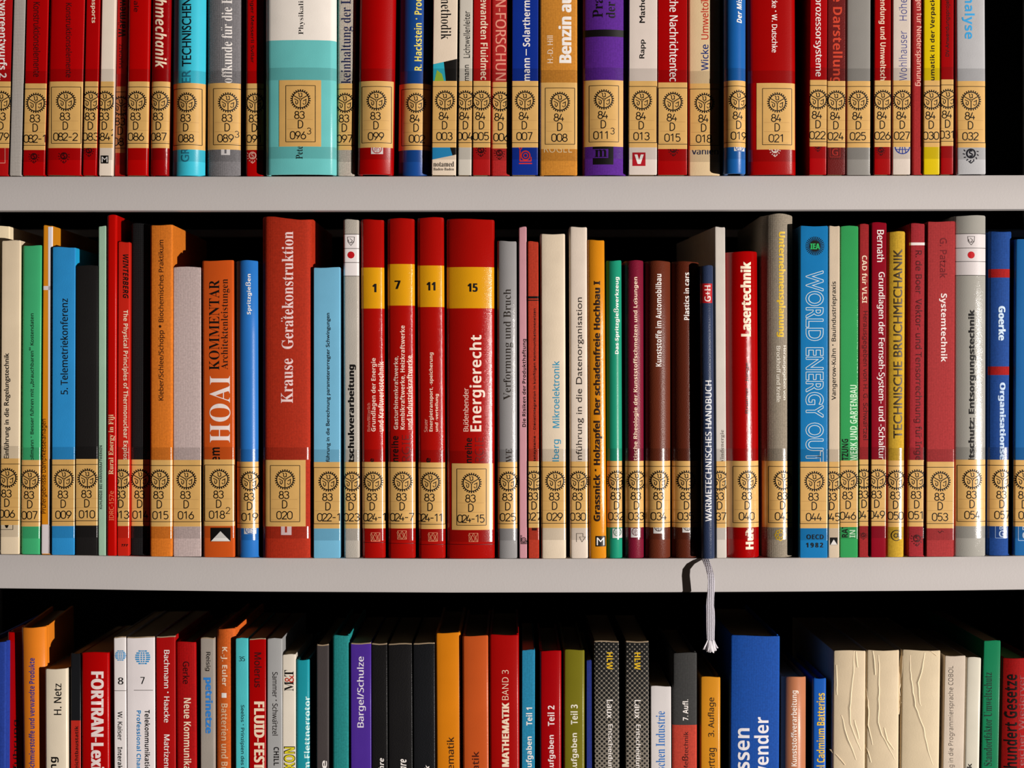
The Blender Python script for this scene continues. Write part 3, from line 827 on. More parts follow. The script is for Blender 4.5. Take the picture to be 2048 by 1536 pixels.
A(626.5, 680.5, 535, (116, 178, 206), 'satin', 'pb', -4, 0, 'light blue paperback with sticker 83 D 022-1', (924, 657, 'a022-1', {'adv': 9.6, 'nx': 2}),
  [T('führung in die Berechnung parametererregter Schwingungen', 'U', 652, 661.5, 626, 924, 'G', (18, 22, 30))])
W3 = (232, 218, 212)
def bayer(x, ys_, red, c, xr=(-600, 2800)):
    return [P(rect(xr[0], ys_[0], xr[1], ys_[3]), (W3, 'satin'), 0), P(sum([stroke([(xr[0], y), (xr[1], y)], 1.1) for y in ys_], []), (50, 44, 40), 1),
            P(disc(x, red, 7), (190, 18, 26), 2), shield(x, c)]
A(688, 719.5, 439, (180, 168, 154), 'leather', 'hf', -1, -1.5, 'grey book with a red dot on white squares and sticker 83 D 023', (924, 704, 'a023'),
  bayer(702, (468.5, 497, 525, 552), 510, 482) + [T('tschukverarbeitung', 'U', 696, 712, 729, 926, 'x', BK)])
YL = (222, 152, 18)
def series(x, y, n, xa, xb, lx, ly, ln):
    return [band(y[0], y[1], (YL, 'gloss')), T(n, 'H', xa, xb, (y[0] + y[1]) / 2 - 8.5, (y[0] + y[1]) / 2 + 8.5, 'x', BK), xlogo(lx, ly), P(stroke([(-600, ln), (2800, ln)], 1), (70, 4, 6), 1)]
A(724, 771, 439, (166, 14, 8), 'gloss', 'hm', -1, -3, 'red volume with a yellow band numbered 1 and sticker 83 D 024-1', (924, 746, 'a024-1', {'adv': 9.4, 'nx': 4}),
  series(745, (535, 617), '1', 744.6, 753, 751, 1074, 1085) + [T('Grundlagen der Energie', 'U', 742, 754, 716, 863, 'b', (240, 200, 180)), T('und Kraftwerkstechnik', 'U', 756, 767, 723, 863, 'b', (240, 200, 180)), T('Bohn/Bitterlich', 'U', 734, 740.5, 806, 863, 'r', (220, 130, 110)), T('e', 'U', 741, 748, 917, 924, 'b', BK)])
A(776, 831, 437, (166, 14, 8), 'gloss', 'hm', -2, -2, 'red volume with a yellow band numbered 7 and sticker 83 D 024-7', (924, 805, 'a024-7', {'adv': 9.4}),
  series(795, (528, 611), '7', 789, 801, 804, 1070, 1087) + [T('Gasturbinenkraftwerke,', 'U', 787, 797.5, 712, 859, 'b', (240, 200, 180)), T('Kombikraftwerke, Heizkraftwerke', 'U', 800, 811, 651, 859, 'b', (240, 200, 180)),
   T('und Industriekraftwerke', 'U', 813.5, 824, 711, 859, 'b', (240, 200, 180)), T('nreihe', 'U', 783, 797, 872, 924, 'b', BK), T('RGIE', 'U', 804, 820, 870, 924, 'l', (100, 10, 8))])
A(837, 891, 435, (166, 14, 8), 'gloss', 'hm', -2, -3, 'red volume with a yellow band numbered 11 and sticker 83 D 024-11', (925, 861, 'a024-11', {'adv': 8.8}),
  series(862, (531, 614), '11', 853, 871, 866, 1074, 1089) + [T('Energietransport, -speicherung', 'U', 858, 867.5, 705, 863, 'b', (240, 206, 180)), T('und -verteilung', 'U', 870, 878, 788, 863, 'b', (240, 206, 180)), T('Sauer', 'U', 848, 855, 838, 864, 'r', (230, 150, 130)), T('e', 'U', 853, 861, 916, 926, 'b', BK)])
A(893.5, 990, 438, (166, 14, 8), 'gloss', 'hm', -3, -1, 'widest red volume, its yellow band numbered 15, with sticker 83 D 024-15', (927, 943, 'a024-15', {'x': (903.5, 986), 'adv': 8.8}),
  series(945, (534, 616.5), '15', 935, 955.5, 947, 1075, 1089) + [T('Energierecht', 'U', 939, 970, 670, 863, 'b', (244, 216, 196)), T('Büdenbender', 'U', 926, 937, 776, 863, 'r', (236, 190, 170)), T('nreihe', 'U', 930, 944, 876, 926, 'b', BK), T('RGIE', 'U', 950, 967, 875, 925, 'l', (110, 10, 8))])
A(995.5, 1035, 482, (150, 144, 140), 'gloss', 'hs', -2, -1.5, 'silver grey book with dark serif lettering and sticker 83 D 025', (924, 1017, 'a025'),
  [T('Verformung und Bruch', 'U', 1007, 1026, 578, 800, 't', (50, 42, 36)), T('WE', 'U', 1012, 1024, 897, 925, 't', (60, 50, 44))])
A(1038.5, 1054.5, 454, (208, 146, 152), 'matte', 'pb', 0, -1, 'thin pink booklet with black lettering and no sticker', None,
  [T('Die Risiken der Produkthaftung', 'U', 1044.5, 1054, 678, 854, 'b', BK), P(io_logo(1041, 1071, .5, 3), BK, 1)])
A(1056.5, 1078.5, 483, (188, 56, 34), 'cloth', 'pb', -1, -1.5, 'thin brick red cloth book with sticker 83 D 027', (922.5, 1068, 'a027'),
  [P(rect(1000, 592.5, 1200, 597) + rect(1000, 599.5, 1200, 601.5), BK, 1), T('tensysteme – Dienstintegration in künftigen Kommunikationsnetzen', 'U', 1066.5, 1073, 617, 923, 'b', BK), T('E', 'U', 1064, 1074, 1050, 1061, 'x', (60, 10, 8))])
A(1082.5, 1132.5, 468, (230, 206, 178), 'matte', 'ps', -3, -2, 'cream paperback with light blue lettering and sticker 83 D 029', (923, 1110.6, 'a029'),
  [T('Mikroelektronik', 'U', 1105, 1119, 722, 856, 'r', (54, 146, 178)), T('lberg', 'U', 1105, 1122, 879, 923, 'r', (54, 146, 178))])
A(1140.5, 1176.5, 454, (230, 208, 188), 'matte', 'ps', -2, -2, 'cream paperback with thin black lettering and sticker 83 D 030', (923, 1157, 'a030'),
  [T('inführung in die Datenorganisation', 'U', 1152, 1168, 595, 925, 'g', (40, 30, 24)), P(stroke([(1153, 1084), (1153, 1067), (1166, 1067), (1166, 1074), (1171, 1074), (1164, 1084), (1159, 1074), (1163, 1074)], .9), (90, 76, 66), 1)])
A(1178.5, 1213.5, 480, (222, 138, 24), 'gloss', 'hs', -3, -4, 'orange book with heavy dark lettering and no sticker', None,
  [T('Grassnick · Holzapfel  Der schadenfreie Hochbau I', 'U', 1187, 1204.5, 562, 1043, 'x', (40, 20, 8)), P(rect(1191, 1072, 1211.5, 1093), BK, 1), T('M', 'H', 1193.5, 1209, 1075, 1090.5, 'k', WH, 2)])
A(1214.5, 1245.5, 521, (32, 146, 112), 'satin', 'hr', -1, -2, 'green hardback with white lettering and sticker 83 D 032', (922, 1233.5, 'a032'),
  [T('Das Spritzgießwerkzeug', 'U', 1227, 1239.5, 554, 708, 'b', WH)] + stamp(1225, 1057, 1245, 1076, (40, 120, 90)))
A(1251, 1289, 521, (124, 22, 46), 'leather', 'hr', -1, -1, 'wine red hardback with white lettering and sticker 83 D 033', (922, 1274, 'a033'),
  [T('tische Rheologie der Kunststoffschmelzen und Lösungen', 'U', 1266.5, 1277, 554, 921, 'b', CR)] + stamp(1262, 1056, 1281, 1075, (110, 30, 40)), yaw=0.02, dep=100)
A(1292, 1343, 522, (104, 44, 26), 'leather', 'hr', -2, 0, 'brown hardback with white lettering and sticker 83 D 034', (922, 1319, 'a034'),
  [T('Kunststoffe im Automobilbau', 'U', 1311, 1323, 548, 733, 'b', WH)] + stamp(1307, 1046, 1328, 1067, (60, 30, 20)), yaw=0.04, dep=100)
A(1346, 1402, 523, (92, 36, 20), 'leather', 'hr', 0, -1, 'dark brown hardback with sticker 83 D 035, half in shadow', (922, 1373, 'a035'),
  [T('Plastics in cars', 'U', 1367.5, 1379, 545, 640, 'b', WH)] + stamp(1365, 1046, 1385, 1065, (60, 30, 20)), dep=60, yaw=0.062)
A(1404.5, 1431.5, 531, (46, 56, 84), 'leather', 'hr', -8.5, -3.5, 'navy handbook with a red square and a white ribbon hanging from it', None,
  [P(rect(1400, 567, 1425, 606), (178, 20, 26), 1), T('G+H', 'U', 1409, 1421.5, 571, 603, 'r', WH, 2), T('WÄRMETECHNISCHES HANDBUCH', 'U', 1410.5, 1423.5, 761, 1043, 'r', (238, 230, 226))], dep=55, yaw=0.08, ribbon=True)
A(1432.5, 1454, 454, (216, 202, 188), 'matte', 'pb', -3, -3, 'tall white paperback with small serif lettering and sticker 83 D 037', (922.5, 1439.5, 'a037', {'nx': -3}),
  [T('Windenergie', 'U', 1440.5, 1449.5, 860, 930, 't', (100, 86, 76))], yaw=0.085, dep=160)
A(1455, 1521, 503, (168, 0, 3), 'gloss', 'hr', -3, -4, 'glossy red hardback with heavy white lettering and sticker 83 D 040', (922, 1496, 'a040', {'nx': -2}),
  [T('Lasertechnik', 'U', 1481, 1502.5, 523, 673, 'x', CR), T('Brunner · Junge', 'U', 1490.5, 1498.5, 726, 827, 'r', (40, 6, 6)), T('Hüt', 'U', 1491, 1508, 1057, 1099, 'x', CR)])
A(1526.5, 1589, 429, (158, 142, 122), 'coarse', 'hr', 0, -1, 'tall beige cloth hardback with yellow lettering and sticker 83 D 043', (922, 1567, 'a043'),
  [T('Unternehmensplanung', 'D', 1553.5, 1571.5, 463, 674, 'x', (214, 172, 40)), T('Herausgegeben von', 'D', 1565, 1573, 691, 800, 'r', (226, 214, 196)), T('Brockhoff und Krelle', 'D', 1552.5, 1561.5, 692, 804, 'r', (226, 214, 196)),
   P(ring(1561, 1070, 4, 5.5, 16) + sum([ring(1561 + 8 * math.cos(q * PI / 4), 1070 + 8 * math.sin(q * PI / 4), 2.2, 4.2, 10) for q in range(8)], []), (206, 164, 40), 1)], wave=.0008)
A(1599.5, 1655.5, 452, (30, 126, 186), 'satin', 'pb', -6, .8, 'bright blue paperback with outlined white capitals and sticker 83 D 044', (923.5, 1629, 'a044'),
  [P(disc(1630, 492, 11) + sum([stroke([(1630 + 11 * math.cos(q * PI / 15), 492 + 11 * math.sin(q * PI / 15)), (1630 + 19 * math.cos(q * PI / 15), 492 + 19 * math.sin(q * PI / 15))], 1.5) for q in range(30)], []), BK, 1),
   T('IEA', 'H', 1620.5, 1640, 487, 498.5, 'x', (40, 170, 90), 2), T('WORLD ENERGY OUT', 'D', 1611, 1647.5, 541, 926, 'o', (222, 222, 216), 1), T('WORLD ENERGY OUT', 'D', 1612.2, 1646.3, 542.2, 924.8, 'k', ((32, 130, 192), 'satin'), 2),
   T('OECD', 'H', 1613, 1647.5, 1069, 1078.5, 'b', BK), T('1 9 8 2', 'H', 1612, 1646.5, 1085.5, 1095, 'x', BK)])
A(1656.5, 1679, 452, (226, 200, 170), 'matte', 'pb', -5, 1, 'slim cream paperback with black lettering and sticker 83 D 045', (923.5, 1665, 'a045'),
  [T('Vangerow-Kühn · Bauindustriepraxis', 'U', 1663, 1674.5, 563, 800, 'r', BK)] + tri(1660, 1075, 1675, 1090))
A(1680, 1716, 452, (60, 168, 92), 'gloss', 'pb', -4, 1, 'bright green paperback with sticker 83 D 046', (921, 1697, 'a046'),
  [T('WERK UND GARTENBAU', 'U', 1700, 1713.5, 770, 921, 'b', (206, 232, 196)), T('TZUNG', 'U', 1684, 1696.5, 878, 921, 'b', BK), T('RAT', 'U', 1684, 1695.5, 1050, 1075, 'b', BK), T('IN', 'U', 1699, 1710.5, 1060, 1075, 'b', (206, 232, 196))])
A(1717.5, 1740, 448, (172, 38, 40), 'cloth', 'pb', -2, 1, 'slim faded red cloth book with sticker 83 D 047', (919, 1728, 'a047', {'nx': 0}),
  [T('CAD für VLSI', 'D', 1724, 1734.5, 511, 606, 'b', CR), T('Herausgegeben von H. G. Schwärtzel', 'D', 1724, 1736, 622, 880, 'r', (84, 12, 14)), P(crest(1727, 1070, 9), (90, 14, 16), 1)])
A(1741.5, 1772, 445, (150, 12, 32), 'satin', 'pb', -4, 1.5, 'crimson paperback with white lettering and sticker 83 D 049', (919, 1755, 'a049'),
  [T('Bernath', 'D', 1754, 1768.5, 460, 524, 'r', WH), T('Grundlagen der Fernseh-System- und -Schaltur', 'D', 1753.5, 1770, 544, 919, 'r', WH)])
A(1773, 1809, 463, (214, 166, 46), 'cloth', 'hs', -4, 3, 'golden yellow cloth book with dark capitals and sticker 83 D 050', (921, 1793, 'a050'),
  [T('TECHNISCHE BRUCHMECHANIK', 'U', 1787, 1805, 498, 877, 'G', (60, 44, 20)), P(ring(1793, 1071, 9.4, 11, 26) + ring(1792, 1071, 3, 4.6, 16) + stroke([(1796.5, 1065), (1797, 1074), (1801, 1074)], 1.5), (40, 30, 14), 1)])
A(1815, 1851, 447, (178, 44, 50), 'cloth', 'hf', -1, 4, 'faded red cloth book with a white stripe and sticker 83 D 051', (920, 1834, 'a051'),
  [P(rect(1700, 485, 1900, 490.5), (236, 220, 212), 1), T('R. de Boer  Vektor- und Tensorrechnung für Inge', 'D', 1827.5, 1844.5, 501, 921, 'r', (84, 14, 18)), P(crest(1834, 1077, 15), (80, 14, 16), 1)])
A(1852.5, 1908, 443, (186, 56, 56), 'cloth', 'pb', -3, 2.5, 'wide faded red cloth book with white downward title and sticker 83 D 053', (923.5, 1881, 'a053'),
  [T('G. Patzak', 'D', 1880, 1894.5, 476, 556, 'r', (110, 20, 26)), T('Systemtechnik', 'D', 1878, 1894.5, 587, 724, 'b', (240, 220, 212)), P(stroke([(1876, 1062), (1880, 1066), (1884, 1062), (1888, 1064)], 1.3), (90, 16, 18), 1)])
A(1909, 1974, 431, (178, 170, 158), 'gloss', 'hs', -4, 0.5, 'wide grey book with a red dot on white squares and sticker 83 D 054', (919.5, 1945, 'a054', {'nx': 0}),
  bayer(1942.5, (467.5, 496, 523, 550.5), 510, 481) + [T('ltschutz: Entsorgungstechnik', 'U', 1937, 1952.5, 619, 922, 'x', BK)])
A(1976, 2022, 463, (32, 76, 150), 'cloth', 'hs', 0, 3.5, 'blue cloth hardback with two red bands and sticker 83 D 057', (919.5, 2005, 'a057', {'nx': 0}),
  [band(538, 555, ((176, 22, 20), 'cloth')), band(733, 750, ((176, 22, 20), 'cloth')), T('Goerke', 'D', 1997, 2011.5, 612, 681, 'x', (206, 220, 232)), T('Organisationse', 'D', 1996, 2011.5, 765, 920, 'x', (190, 206, 226)),
   P(frame(1991, 1050, 2015, 1076, 1), (170, 190, 220), 1), T('DE', 'H', 1999, 2011, 1053, 1059, 'b', (200, 214, 230)), T('G', 'H', 1998, 2009, 1061, 1074, 'r', (200, 214, 230))])
A(2027.5, 2082, 479, (40, 112, 178), 'satin', 'ps', -3, 3.5, 'light blue book cut by the right edge of the photo on the middle shelf', (920, 2049, 'a01'),
  [P(frame(2037, 1050, 2062, 1081, 1), (190, 206, 226), 1), T('DE', 'H', 2045, 2057, 1053, 1060, 'b', (210, 220, 232)), T('G', 'H', 2045, 2058, 1063, 1078, 'r', (210, 220, 232))])

# ---- bottom shelf (feet are below the picture)
def A(x0, x1, yt, col, mat, sty, y0, dx, desc, prints=(), **k):
    B(3, x0, x1, yt, col, mat, sty, y0, dx, desc, None, prints, **k)
A(-36, 10, 1284, (28, 52, 130), 'cloth', 'hf', -2, 1, 'dark blue book cut by the left edge of the photo on the bottom shelf')
A(12, 42, 1264, (164, 0, 3), 'satin', 'hf', 9, 1, 'red book half in shadow on the bottom shelf, left of the orange hardback', dep=40, prints=[T('inführung', 'U', 26, 38, 1440, 1560, 'r', BK)])
A(50, 100, 1255, (212, 116, 28), 'satin', 'hs', 2, -3, 'tall orange hardback with blue lettering, its side board standing up behind', yaw=.08, dep=130, prints=[T('Schmierstoffe und verwandte Produkte', 'U', 58, 69.5, 1316, 1540, 'b', (50, 50, 130))])
A(91, 137, 1338, (216, 198, 172), 'satin', 'ps', -3, -1, 'short cream paperback with the author in thin black type', [T('H. Netz', 'U', 108, 123, 1367, 1430, 'r', BK), T('ng', 'U', 102, 117.5, 1514, 1540, 'b', BK)], dep=120)
A(141, 162, 1307, (24, 24, 26), 'satin', 'pb', 0, 0, 'slim black and red paperback between cream and bright red books', [band(1441, 2400, ((176, 40, 30), 'satin')), T('eichtbaustatik', 'U', 149.5, 156.5, 1452, 1538, 'b', BK)])
A(164, 220.5, 1305, (164, 0, 3), 'satin', 'ps', -2, -1, 'red paperback with huge condensed white lettering on the bottom shelf', [T('FORTRAN-Lexik', 'D', 182, 208.5, 1343, 1560, 'x', (236, 212, 204))])
A(229.5, 254.5, 1273.6, (224, 212, 206), 'satin', 'pb', -2, -1, 'slim white paperback numbered 8 with a striped blue globe', [globe(241, 1311, 11), T('8', 'H', 236, 247, 1355, 1369, 'r', BK), P(stroke([(229, 1381.5), (254.5, 1381.5)], .9), (60, 50, 46), 1), T('W. Kaiser', 'D', 235.5, 245, 1423, 1481, 'r', BK), T('Interak', 'D', 235.5, 245, 1494, 1538, 'b', BK)], worn=True)
A(255.5, 312, 1273.6, (224, 212, 208), 'satin', 'pb', -2, -1, 'wider white paperback numbered 7 with a striped blue globe', [globe(285.5, 1314.6, 15), T('7', 'H', 281, 289.5, 1354, 1368, 'r', BK), P(stroke([(268, 1380.6), (306, 1380.6)], .9), (60, 50, 46), 1), T('Telekommunikatio', 'D', 289.5, 300, 1420, 1540, 'b', BK), T('Professional Chan', 'D', 273.5, 282.5, 1421, 1540, 'b', (40, 130, 190))], worn=True)
A(313, 352, 1272.5, (164, 0, 3), 'matte', 'pb', -2, -.5, 'red paperback with white lettering beside the white book numbered 7', [T('Bachmann · Haacke', 'D', 328, 339.5, 1300, 1445, 'r', WH), T('Matrizenr', 'D', 328, 339.5, 1469, 1540, 'r', WH)], worn=True)
A(355, 396, 1284, (164, 3, 5), 'cloth', 'hf', -2, -1.5, 'red cloth book with a dark name above white lettering', [T('Gerke', 'D', 366, 379, 1323, 1368, 'r', (50, 6, 8)), T('Neue Kommunika', 'D', 367.5, 382.5, 1396, 1540, 'b', CR)])
A(401.5, 430, 1275.5, (152, 140, 128), 'matte', 'pb', -3, -.5, 'slim grey paperback with heavy blue lettering', [T('Reisig', 'D', 410, 421, 1304, 1342, 'r', BK), T('petrinetze', 'D', 407, 425.5, 1355, 1467, 'x', (50, 124, 196))], worn=True)
A(433, 471, 1258, (204, 92, 30), 'cloth', 'hs', 0, 0, 'orange red hardback with cream lettering and a small square', [T('K.-J. Euler', 'D', 441, 455, 1294, 1372, 'b', CR), P(rect(443, 1386, 453, 1395.5), WH, 1), T('Batterien und Br', 'D', 442, 456, 1407, 1540, 'b', (226, 180, 140))])
A(471.8, 497.5, 1276.5, (76, 182, 184), 'matte', 'pb', -3, -.5, 'cyan paperback numbered 35', [T('35', 'H', 478, 490, 1313, 1322.5, 'r', (24, 60, 62)), T('Seelos · Prinzipien des P', 'D', 480, 489, 1410, 1540, 'r', (20, 50, 54))])
A(499, 533, 1277, (162, 0, 3), 'satin', 'pb', -2, -.5, 'red paperback with heavy cream capitals below a dark name', [T('Molerus', 'D', 509, 523.5, 1305, 1375, 'r', (60, 6, 10)), T('FLUID-FEST', 'D', 508, 529, 1403, 1540, 'x', CR)], worn=True)
A(534, 564.5, 1277, (162, 158, 154), 'satin', 'pb', -2, 0, 'silver grey paperback with thin dark lettering on the bottom shelf', [T('Sammer · Schwärtzel', 'D', 545, 556, 1344, 1471, 'r', (50, 44, 42)), T('CHILL', 'D', 547.5, 558, 1494, 1531, 'b', BK)])
A(564.8, 591.5, 1309, (224, 210, 190), 'satin', 'pb', -1, 0, 'white paperback with black serif capitals joined by a red ampersand', [T('M', 'U', 569, 587, 1363, 1382, 's', BK), T('T', 'U', 569, 587, 1340, 1353, 's', BK), T('&', 'U', 570, 588, 1350, 1365, 's', (190, 50, 30), 2), T('XON', 'U', 567.5, 590.5, 1493, 1540, 'x', BK), T('XON', 'U', 569, 589, 1494.5, 1538.5, 'b', (224, 204, 40), 2)], dep=115)
A(592, 619, 1320, (30, 142, 152), 'satin', 'hf', -1, 0, 'short teal paperback with white lettering beside the white book', [T('m Flettnerrotor', 'U', 608, 620, 1393, 1540, 'b', (200, 226, 220))])
A(633, 657.5, 1289, (66, 58, 56), 'matte', 'pb', -1, 0, 'slim dark grey paperback left of the taller teal cloth book', [T('le', 'U', 641, 654, 1521, 1546, 'b', WH)], worn=True)
A(664.5, 699, 1271, (32, 128, 124), 'cloth', 'hf', -1, 0, 'teal cloth hardback without lettering, left of the purple paperback')
A(702, 743.5, 1286, (76, 44, 140), 'satin', 'pb', -2, -.5, 'purple paperback with white lettering', [T('Bargel/Schulze', 'U', 714, 731.5, 1313, 1455, 'r', (232, 220, 226))], worn=True)
A(745, 777, 1287, (24, 22, 22), 'leather', 'pb', -1, -1, 'leftmost of the three black books, beside the purple paperback', [T('hre', 'U', 757, 768, 1516, 1540, 'i', WH)], worn=True)
A(778.5, 827, 1287, (26, 24, 24), 'leather', 'pb', -1, -1, 'middle and widest of the three black books', [T('are', 'U', 801, 813, 1518, 1540, 'i', WH)], worn=True)
A(828.5, 872, 1286, (23, 23, 25), 'leather', 'pb', -2, -1, 'rightmost of the three black books, beside the amber hardback', [T('k', 'U', 849, 858.5, 1530, 1541, 'i', WH)], worn=True)
A(874.5, 925, 1266, (216, 124, 18), 'satin', 'hf', 1, -1.5, 'amber hardback with dark lettering right of the black books', [T('ematik', 'U', 894, 908, 1474, 1540, 'r', (50, 26, 8))])
A(927, 980, 1272, (194, 82, 32), 'satin', 'hf', -2, -1, 'burnt orange hardback between the amber and the red volumes', [T('atik', 'U', 944, 958, 1503, 1542, 'r', (70, 20, 8))])
A(981, 1040.5, 1270, (164, 9, 7), 'satin', 'hf', -3, -1, 'red hardback with MATHEMATIK BAND 3 in white', [T('MATHEMATIK', 'U', 1004, 1018, 1405, 1534, 'x', CR), T('BAND 3', 'U', 1004, 1017, 1340, 1400, 'l', CR)])
A(1042, 1069, 1300, (36, 132, 168), 'cloth', 'pb', -2, .5, 'cyan blue book marked Teil 1', [T('Teil 1', 'U', 1052, 1064.5, 1415, 1451, 'b', WH), T('Aufgaben', 'U', 1052, 1067, 1473, 1546, 'b', WH)])
A(1079.5, 1123, 1302, (162, 1, 8), 'satin', 'hf', -1, 0, 'red book marked Teil 2', [T('Teil 2', 'U', 1095, 1109, 1411, 1452, 'b', (236, 214, 208)), T('Aufgaben', 'U', 1096, 1111, 1470, 1546, 'b', (236, 214, 208))])
A(1127, 1169.5, 1300, (118, 108, 24), 'satin', 'hf', -1, 0, 'olive green book marked Teil 3', [T('Teil 3', 'U', 1141, 1155.5, 1409, 1449, 'b', (232, 220, 200)), T('Aufgaben', 'U', 1142, 1157.5, 1466, 1546, 'b', (232, 220, 200))])
A(1172, 1185.5, 1320, (38, 52, 128), 'cloth', 'pb', 0, 0, 'very thin navy booklet between the olive book and the dotted books')
HL = lambda x, y: [T('HLW', 'D', x, x + 12, y, y + 34.5, 'b', (226, 178, 30)), T('Laux', 'D', x, x + 12.5, y + 95, y + 132, 'r', WH), T('Entscheidung', 'D', x, x + 12.5, y + 144, y + 242, 'r', WH)]
A(1190, 1240.5, 1282, (134, 122, 108), 'dots', 'pb', -2, -1, 'left of the two dotted grey books, more worn at the top', HL(1213.5, 1304.6), worn=True)
A(1252, 1299, 1282.5, (134, 122, 108), 'dots', 'pb', -2, -.5, 'right of the two dotted grey books, beside the short white book', HL(1269, 1305), worn=True)
A(1302, 1343.5, 1372.5, (224, 212, 206), 'satin', 'pb', -2, -.5, 'short white book with blue serif lettering right of the dotted books', [T('schen Industrie', 'U', 1312, 1330, 1422.5, 1540, 't', (50, 110, 180))], dep=120)
A(1345, 1394.5, 1306, (62, 60, 58), 'cloth', 'hf', -1, 0, 'charcoal and red cloth hardback under the hanging ribbon', [band(1450, 2400, ((196, 66, 48), 'cloth')), T('7. Aufl.', 'U', 1365, 1376.5, 1399, 1441, 'b', WH), T('Meßtechnik', 'U', 1364, 1376.5, 1463, 1542, 'r', (60, 14, 12))])
A(1400, 1441.5, 1354, (218, 142, 34), 'satin', 'hf', 0, 0, 'short amber hardback under the ribbon tassel', [T('3. Auflage', 'U', 1416, 1432, 1395, 1474, 'r', (50, 30, 10)), T('ertrag', 'U', 1417, 1434, 1496, 1542, 'r', (50, 30, 10))], dep=120)
A(1457, 1557, 1272, (22, 78, 164), 'cloth', 'hf', -6, 1.5, 'large bright blue hardback with big white lettering', [T('ssen', 'U', 1476, 1499.5, 1456.5, 1540, 'b', (232, 222, 222)), T('wender', 'U', 1508, 1537.5, 1434, 1560, 'b', (232, 222, 222))], dep=190)
A(1563, 1614, 1354.5, (196, 122, 84), 'satin', 'hr', 0, .5, 'copper brown hardback right of the large blue hardback', [T('r Kunststoffverarbeitung', 'U', 1582, 1597, 1381, 1542, 'b', (240, 220, 204))], dep=130)
A(1624, 1652, 1357, (30, 92, 180), 'satin', 'hf', 0, .5, 'slim blue book with yellow lettering left of the cream magazines', [T('el Cadmium Batteries', 'U', 1633, 1649.5, 1386, 1542, 'b', (226, 178, 40))], dep=130)
A(1662.5, 1729, 1301.5, (226, 200, 164), 'matte', 'ps', -4, 1.5, 'leftmost of the three cream bound volumes with torn creases', creases=0, name='bound_volume', dep=195)
A(1729.5, 1796, 1301, (228, 202, 166), 'matte', 'ps', -4, 1.5, 'middle one of the three cream bound volumes with torn creases', creases=1, name='bound_volume', dep=195)
A(1796.5, 1875, 1301, (228, 202, 166), 'matte', 'ps', -4, 3, 'rightmost of the three cream bound volumes with torn creases', creases=2, name='bound_volume', dep=195)
A(1879, 1921, 1312, (224, 202, 180), 'matte', 'pb', -2, 4.5, 'cream paperback about a programming language, right of the creased volumes', [T('ng in die Programmiersprache COBOL', 'U', 1896.5, 1909.5, 1332, 1542, 'l', (60, 46, 40))])
A(1922, 1953.5, 1315, (230, 218, 196), 'satin', 'ps', -2, 4.5, 'slim ivory paperback left of the green book', [T('ik', 'U', 1934, 1943.5, 1527, 1541, 'b', BK)])
A(1956, 1990.5, 1281.5, (24, 130, 84), 'satin', 'pb', -3, 4.5, 'tall green paperback with dark serif lettering near the right edge', [T('Standortfaktor Umweltschutz', 'U', 1968, 1984, 1345, 1532, 't', (14, 34, 26))], dep=180)
A(1993, 2062, 1317, (174, 7, 8), 'cloth', 'hs', -1, 5, 'red cloth hardback cut by the right edge of the photo on the bottom shelf', [T('hundert Gesetze', 'U', 2009, 2034.5, 1349, 1536, 'b', BK), T('reicher Wiederver', 'U', 2036, 2049, 1350, 1540, 'r', (130, 30, 30))])

bake_text()
CREASES = [
    [[(1708, 1302), (1707, 1345), (1703, 1370), (1699, 1425), (1700, 1448), (1722, 1502)], [(1712, 1303), (1715, 1335)], [(1683, 1430), (1692, 1468), (1712, 1520)], [(1672, 1330), (1674, 1390)], [(1708, 1440), (1718, 1478)], [(1664, 1500), (1690, 1530)]],
    [[(1746, 1302), (1750, 1350)], [(1757, 1310), (1758, 1350), (1756, 1445), (1764, 1470), (1790, 1520)], [(1733, 1375), (1737, 1420), (1736, 1450), (1745, 1490)], [(1768, 1455), (1774, 1480), (1788, 1500)], [(1731, 1490), (1742, 1525)]],
    [[(1821, 1310), (1820, 1340), (1826, 1385), (1830, 1412), (1846, 1455), (1856, 1500), (1866, 1530)], [(1849, 1305), (1845, 1335), (1836, 1365), (1838, 1400), (1842, 1412)], [(1806, 1312), (1804, 1345), (1800, 1380), (1803, 1405), (1799, 1430)], [(1862, 1303), (1874, 1312)]]]
